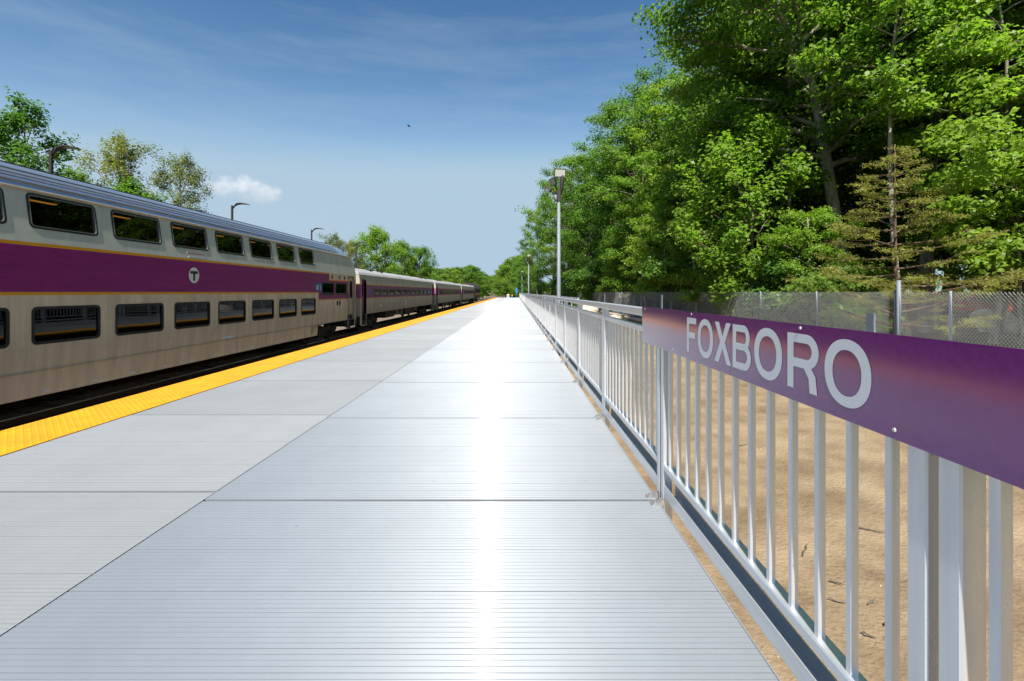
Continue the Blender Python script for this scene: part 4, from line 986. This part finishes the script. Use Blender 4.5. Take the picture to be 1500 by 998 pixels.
for x, y in ((9.9,32.5),(10.8,27.2),(12.2,29.5),(13.6,31),(11.6,36),(13.9,37),(10.2,41),(16.8,24.5),(9.7,26)):
    tree('young' if x < 12 else 'upright', x, y, wz(x,y), rt.uniform(.75,1.15), 'bright leafy understorey tree behind the fence beneath the round-topped oaks', group=GY, rot=rt.uniform(0,6.28))
GP = 'slim pale trunks at the wood edge'
for x, y, w in ((10.4,38,'slim pale trunk beside the fence corner oak'),(11.2,25,'slim pale trunk in front of the bright young tree'),(12.2,21.5,'slim pale trunk just before the leaning oak'),(13.2,16.2,'slim pale trunk next to the browning hemlock'),(15.4,15.6,'slim pale trunk under the large-leaved maple'),(17.0,17.0,'slim pale trunk close to the picture edge'),(11.0,31,'slim pale trunk under the highest round crown'),(14.5,27,'slim pale trunk behind the leaning oak')):
    tree('slim', x, y, wz(x,y), rt.uniform(.85,1.1), w, group=GP, rot=rt.uniform(0,6.28))
GU = 'undergrowth shrubs behind the fence'
for i in range(60):
    x = rt.uniform(9.6, 26); y = x*rt.uniform(.95, 3.4)+2
    if x/y > .74 and y < 27: y += 14
    tree('shrub' if rt.random() < .4 else 'shrubd', x, y, wz(x,y)-.05, rt.uniform(.45,1.0), 'low leafy shrub growing on the wood floor behind the fence', 'shrub', GU, rt.uniform(0,6.28))
GSL = 'shrubs along the far fence run'
for i in range(16):
    y = 54+i*4.2; x = 8.45-(y-52)/60*3.85+rt.uniform(.7,2.2); tree('shrub' if i % 2 else 'shrubd', x, y, -1.0, rt.uniform(.9,1.8), 'shrub at the far run of the fence beyond its corner', 'shrub', GSL, rt.uniform(0,6.28))
# left side
by_top('leafy', 48, 160, 27, 'leafy tree behind the nearest dark lamp', 12.4, zg=-1.4, rot=3.9, wide=.8)
by_top('leafy', -10, 160, 26, 'leafy tree cut off at the picture corner above the coach', 12.4, zg=-1.4, rot=2.2)
by_top('leafy', 122, 255, 27, 'small leafy tree showing just over the coach roof', 12.4, zg=-1.4, rot=3.6, wide=.7)
by_top('birch', 188, 203, 32, 'olive green birch, the broader of the two over the coach roof', 12.9, zg=-1.4, rot=.2, wide=.95)
by_top('birch', 268, 222, 36, 'narrow birch left of the small cloud', 13.4, zg=-1.4, rot=1.9, wide=.85)
by_top('upright', 190, 262, 31, 'low yellow-green tree under the broad birch', 9.6, zg=-1.4, rot=5.0)
GB = 'mixed trees behind the train'
by_top('birch', 487, 340, 58, 'thin birch between the third and fourth dark lamps', 13.4, zg=-1.4, rot=2.2)
by_top('birch', 510, 350, 60, 'thin birch beside the fourth dark lamp', 13.4, zg=-1.4, rot=3.1)
by_top('upright', 553, 331, 62, 'bright green pointed tree above the first single-deck coach', 9.6, zg=-1.4, rot=1.0)
by_top('upright', 588, 352, 76, 'green tree right of the bright pointed tree', 9.6, zg=-1.4, rot=2.0)
by_top('uprightd', 614, 360, 84, 'darker tree at the end of the row over the coaches', 9.6, zg=-1.4, rot=4.0)
for u, v, Y in ((530,392,66),(545,395,72),(570,385,74),(600,388,88),(625,385,96),(640,392,108),(652,391,118),(664,392,128),(674,390,138),(684,388,146),(693,387,150),(702,396,165),(707,404,180),(500,400,60),(470,400,54),(648,400,100),(632,402,92),(712,410,230)):
    by_top('far', u, v, Y, 'rounded green tree in the bank of foliage behind the train', 14.8, GB, rt.uniform(0,6.28), -1.4)
GF = 'distant trees beyond the platform end'
for u, v, Y in ((757,372,150),(748,378,170),(768,376,140),(741,386,200),(736,394,240),(731,400,300),(726,403,360),(720,403,380),(716,402,340),(745,404,260),(763,395,125),(752,400,150),(773,390,122)):
    by_top('far', u, v, Y, 'distant green tree beyond the far end of the platform', 14.8, GF, rt.uniform(0,6.28), -1.3)

# ------------------------------------------------------------------ far bridge and a bird
br = thing('overpass', 'low concrete bridge crossing the line far beyond the train', 'bridge', (-16, 300, -1.5))
MB().box(-19.5, -9.5, 299, 303, -.1, 1.4).build('deck', M['conc'], br)
for x in (-19.5, -10.6): MB().box(x, x+1.1, 299.2, 302.8, -4, -.102).build('abutment', M['conc'], br)
bd = MB(); Yb_ = 40.0; xb, zb_ = px(599.5, Yb_), HC+(428-185.5)/FPX*Yb_
bd.tube([(xb-.12,Yb_,zb_),(xb-.05,Yb_,zb_+.01),(xb+.06,Yb_,zb_+.01),(xb+.13,Yb_,zb_)], [.012,.04,.035,.01], 7)
for s in (-1, 1):
    bd.v += [(xb-.05,Yb_+.02*s,zb_+.03),(xb+.05,Yb_+.02*s,zb_+.03),(xb-.02,Yb_+.22*s,zb_+.10),(xb-.14,Yb_+.30*s,zb_+.05)]
    n = len(bd.v); bd.f.append((n-4,n-3,n-2,n-1)); bd.m.append(0)
tag(bd.build('bird', M['feather']), 'tiny dark bird flying in the open blue sky', 'bird')
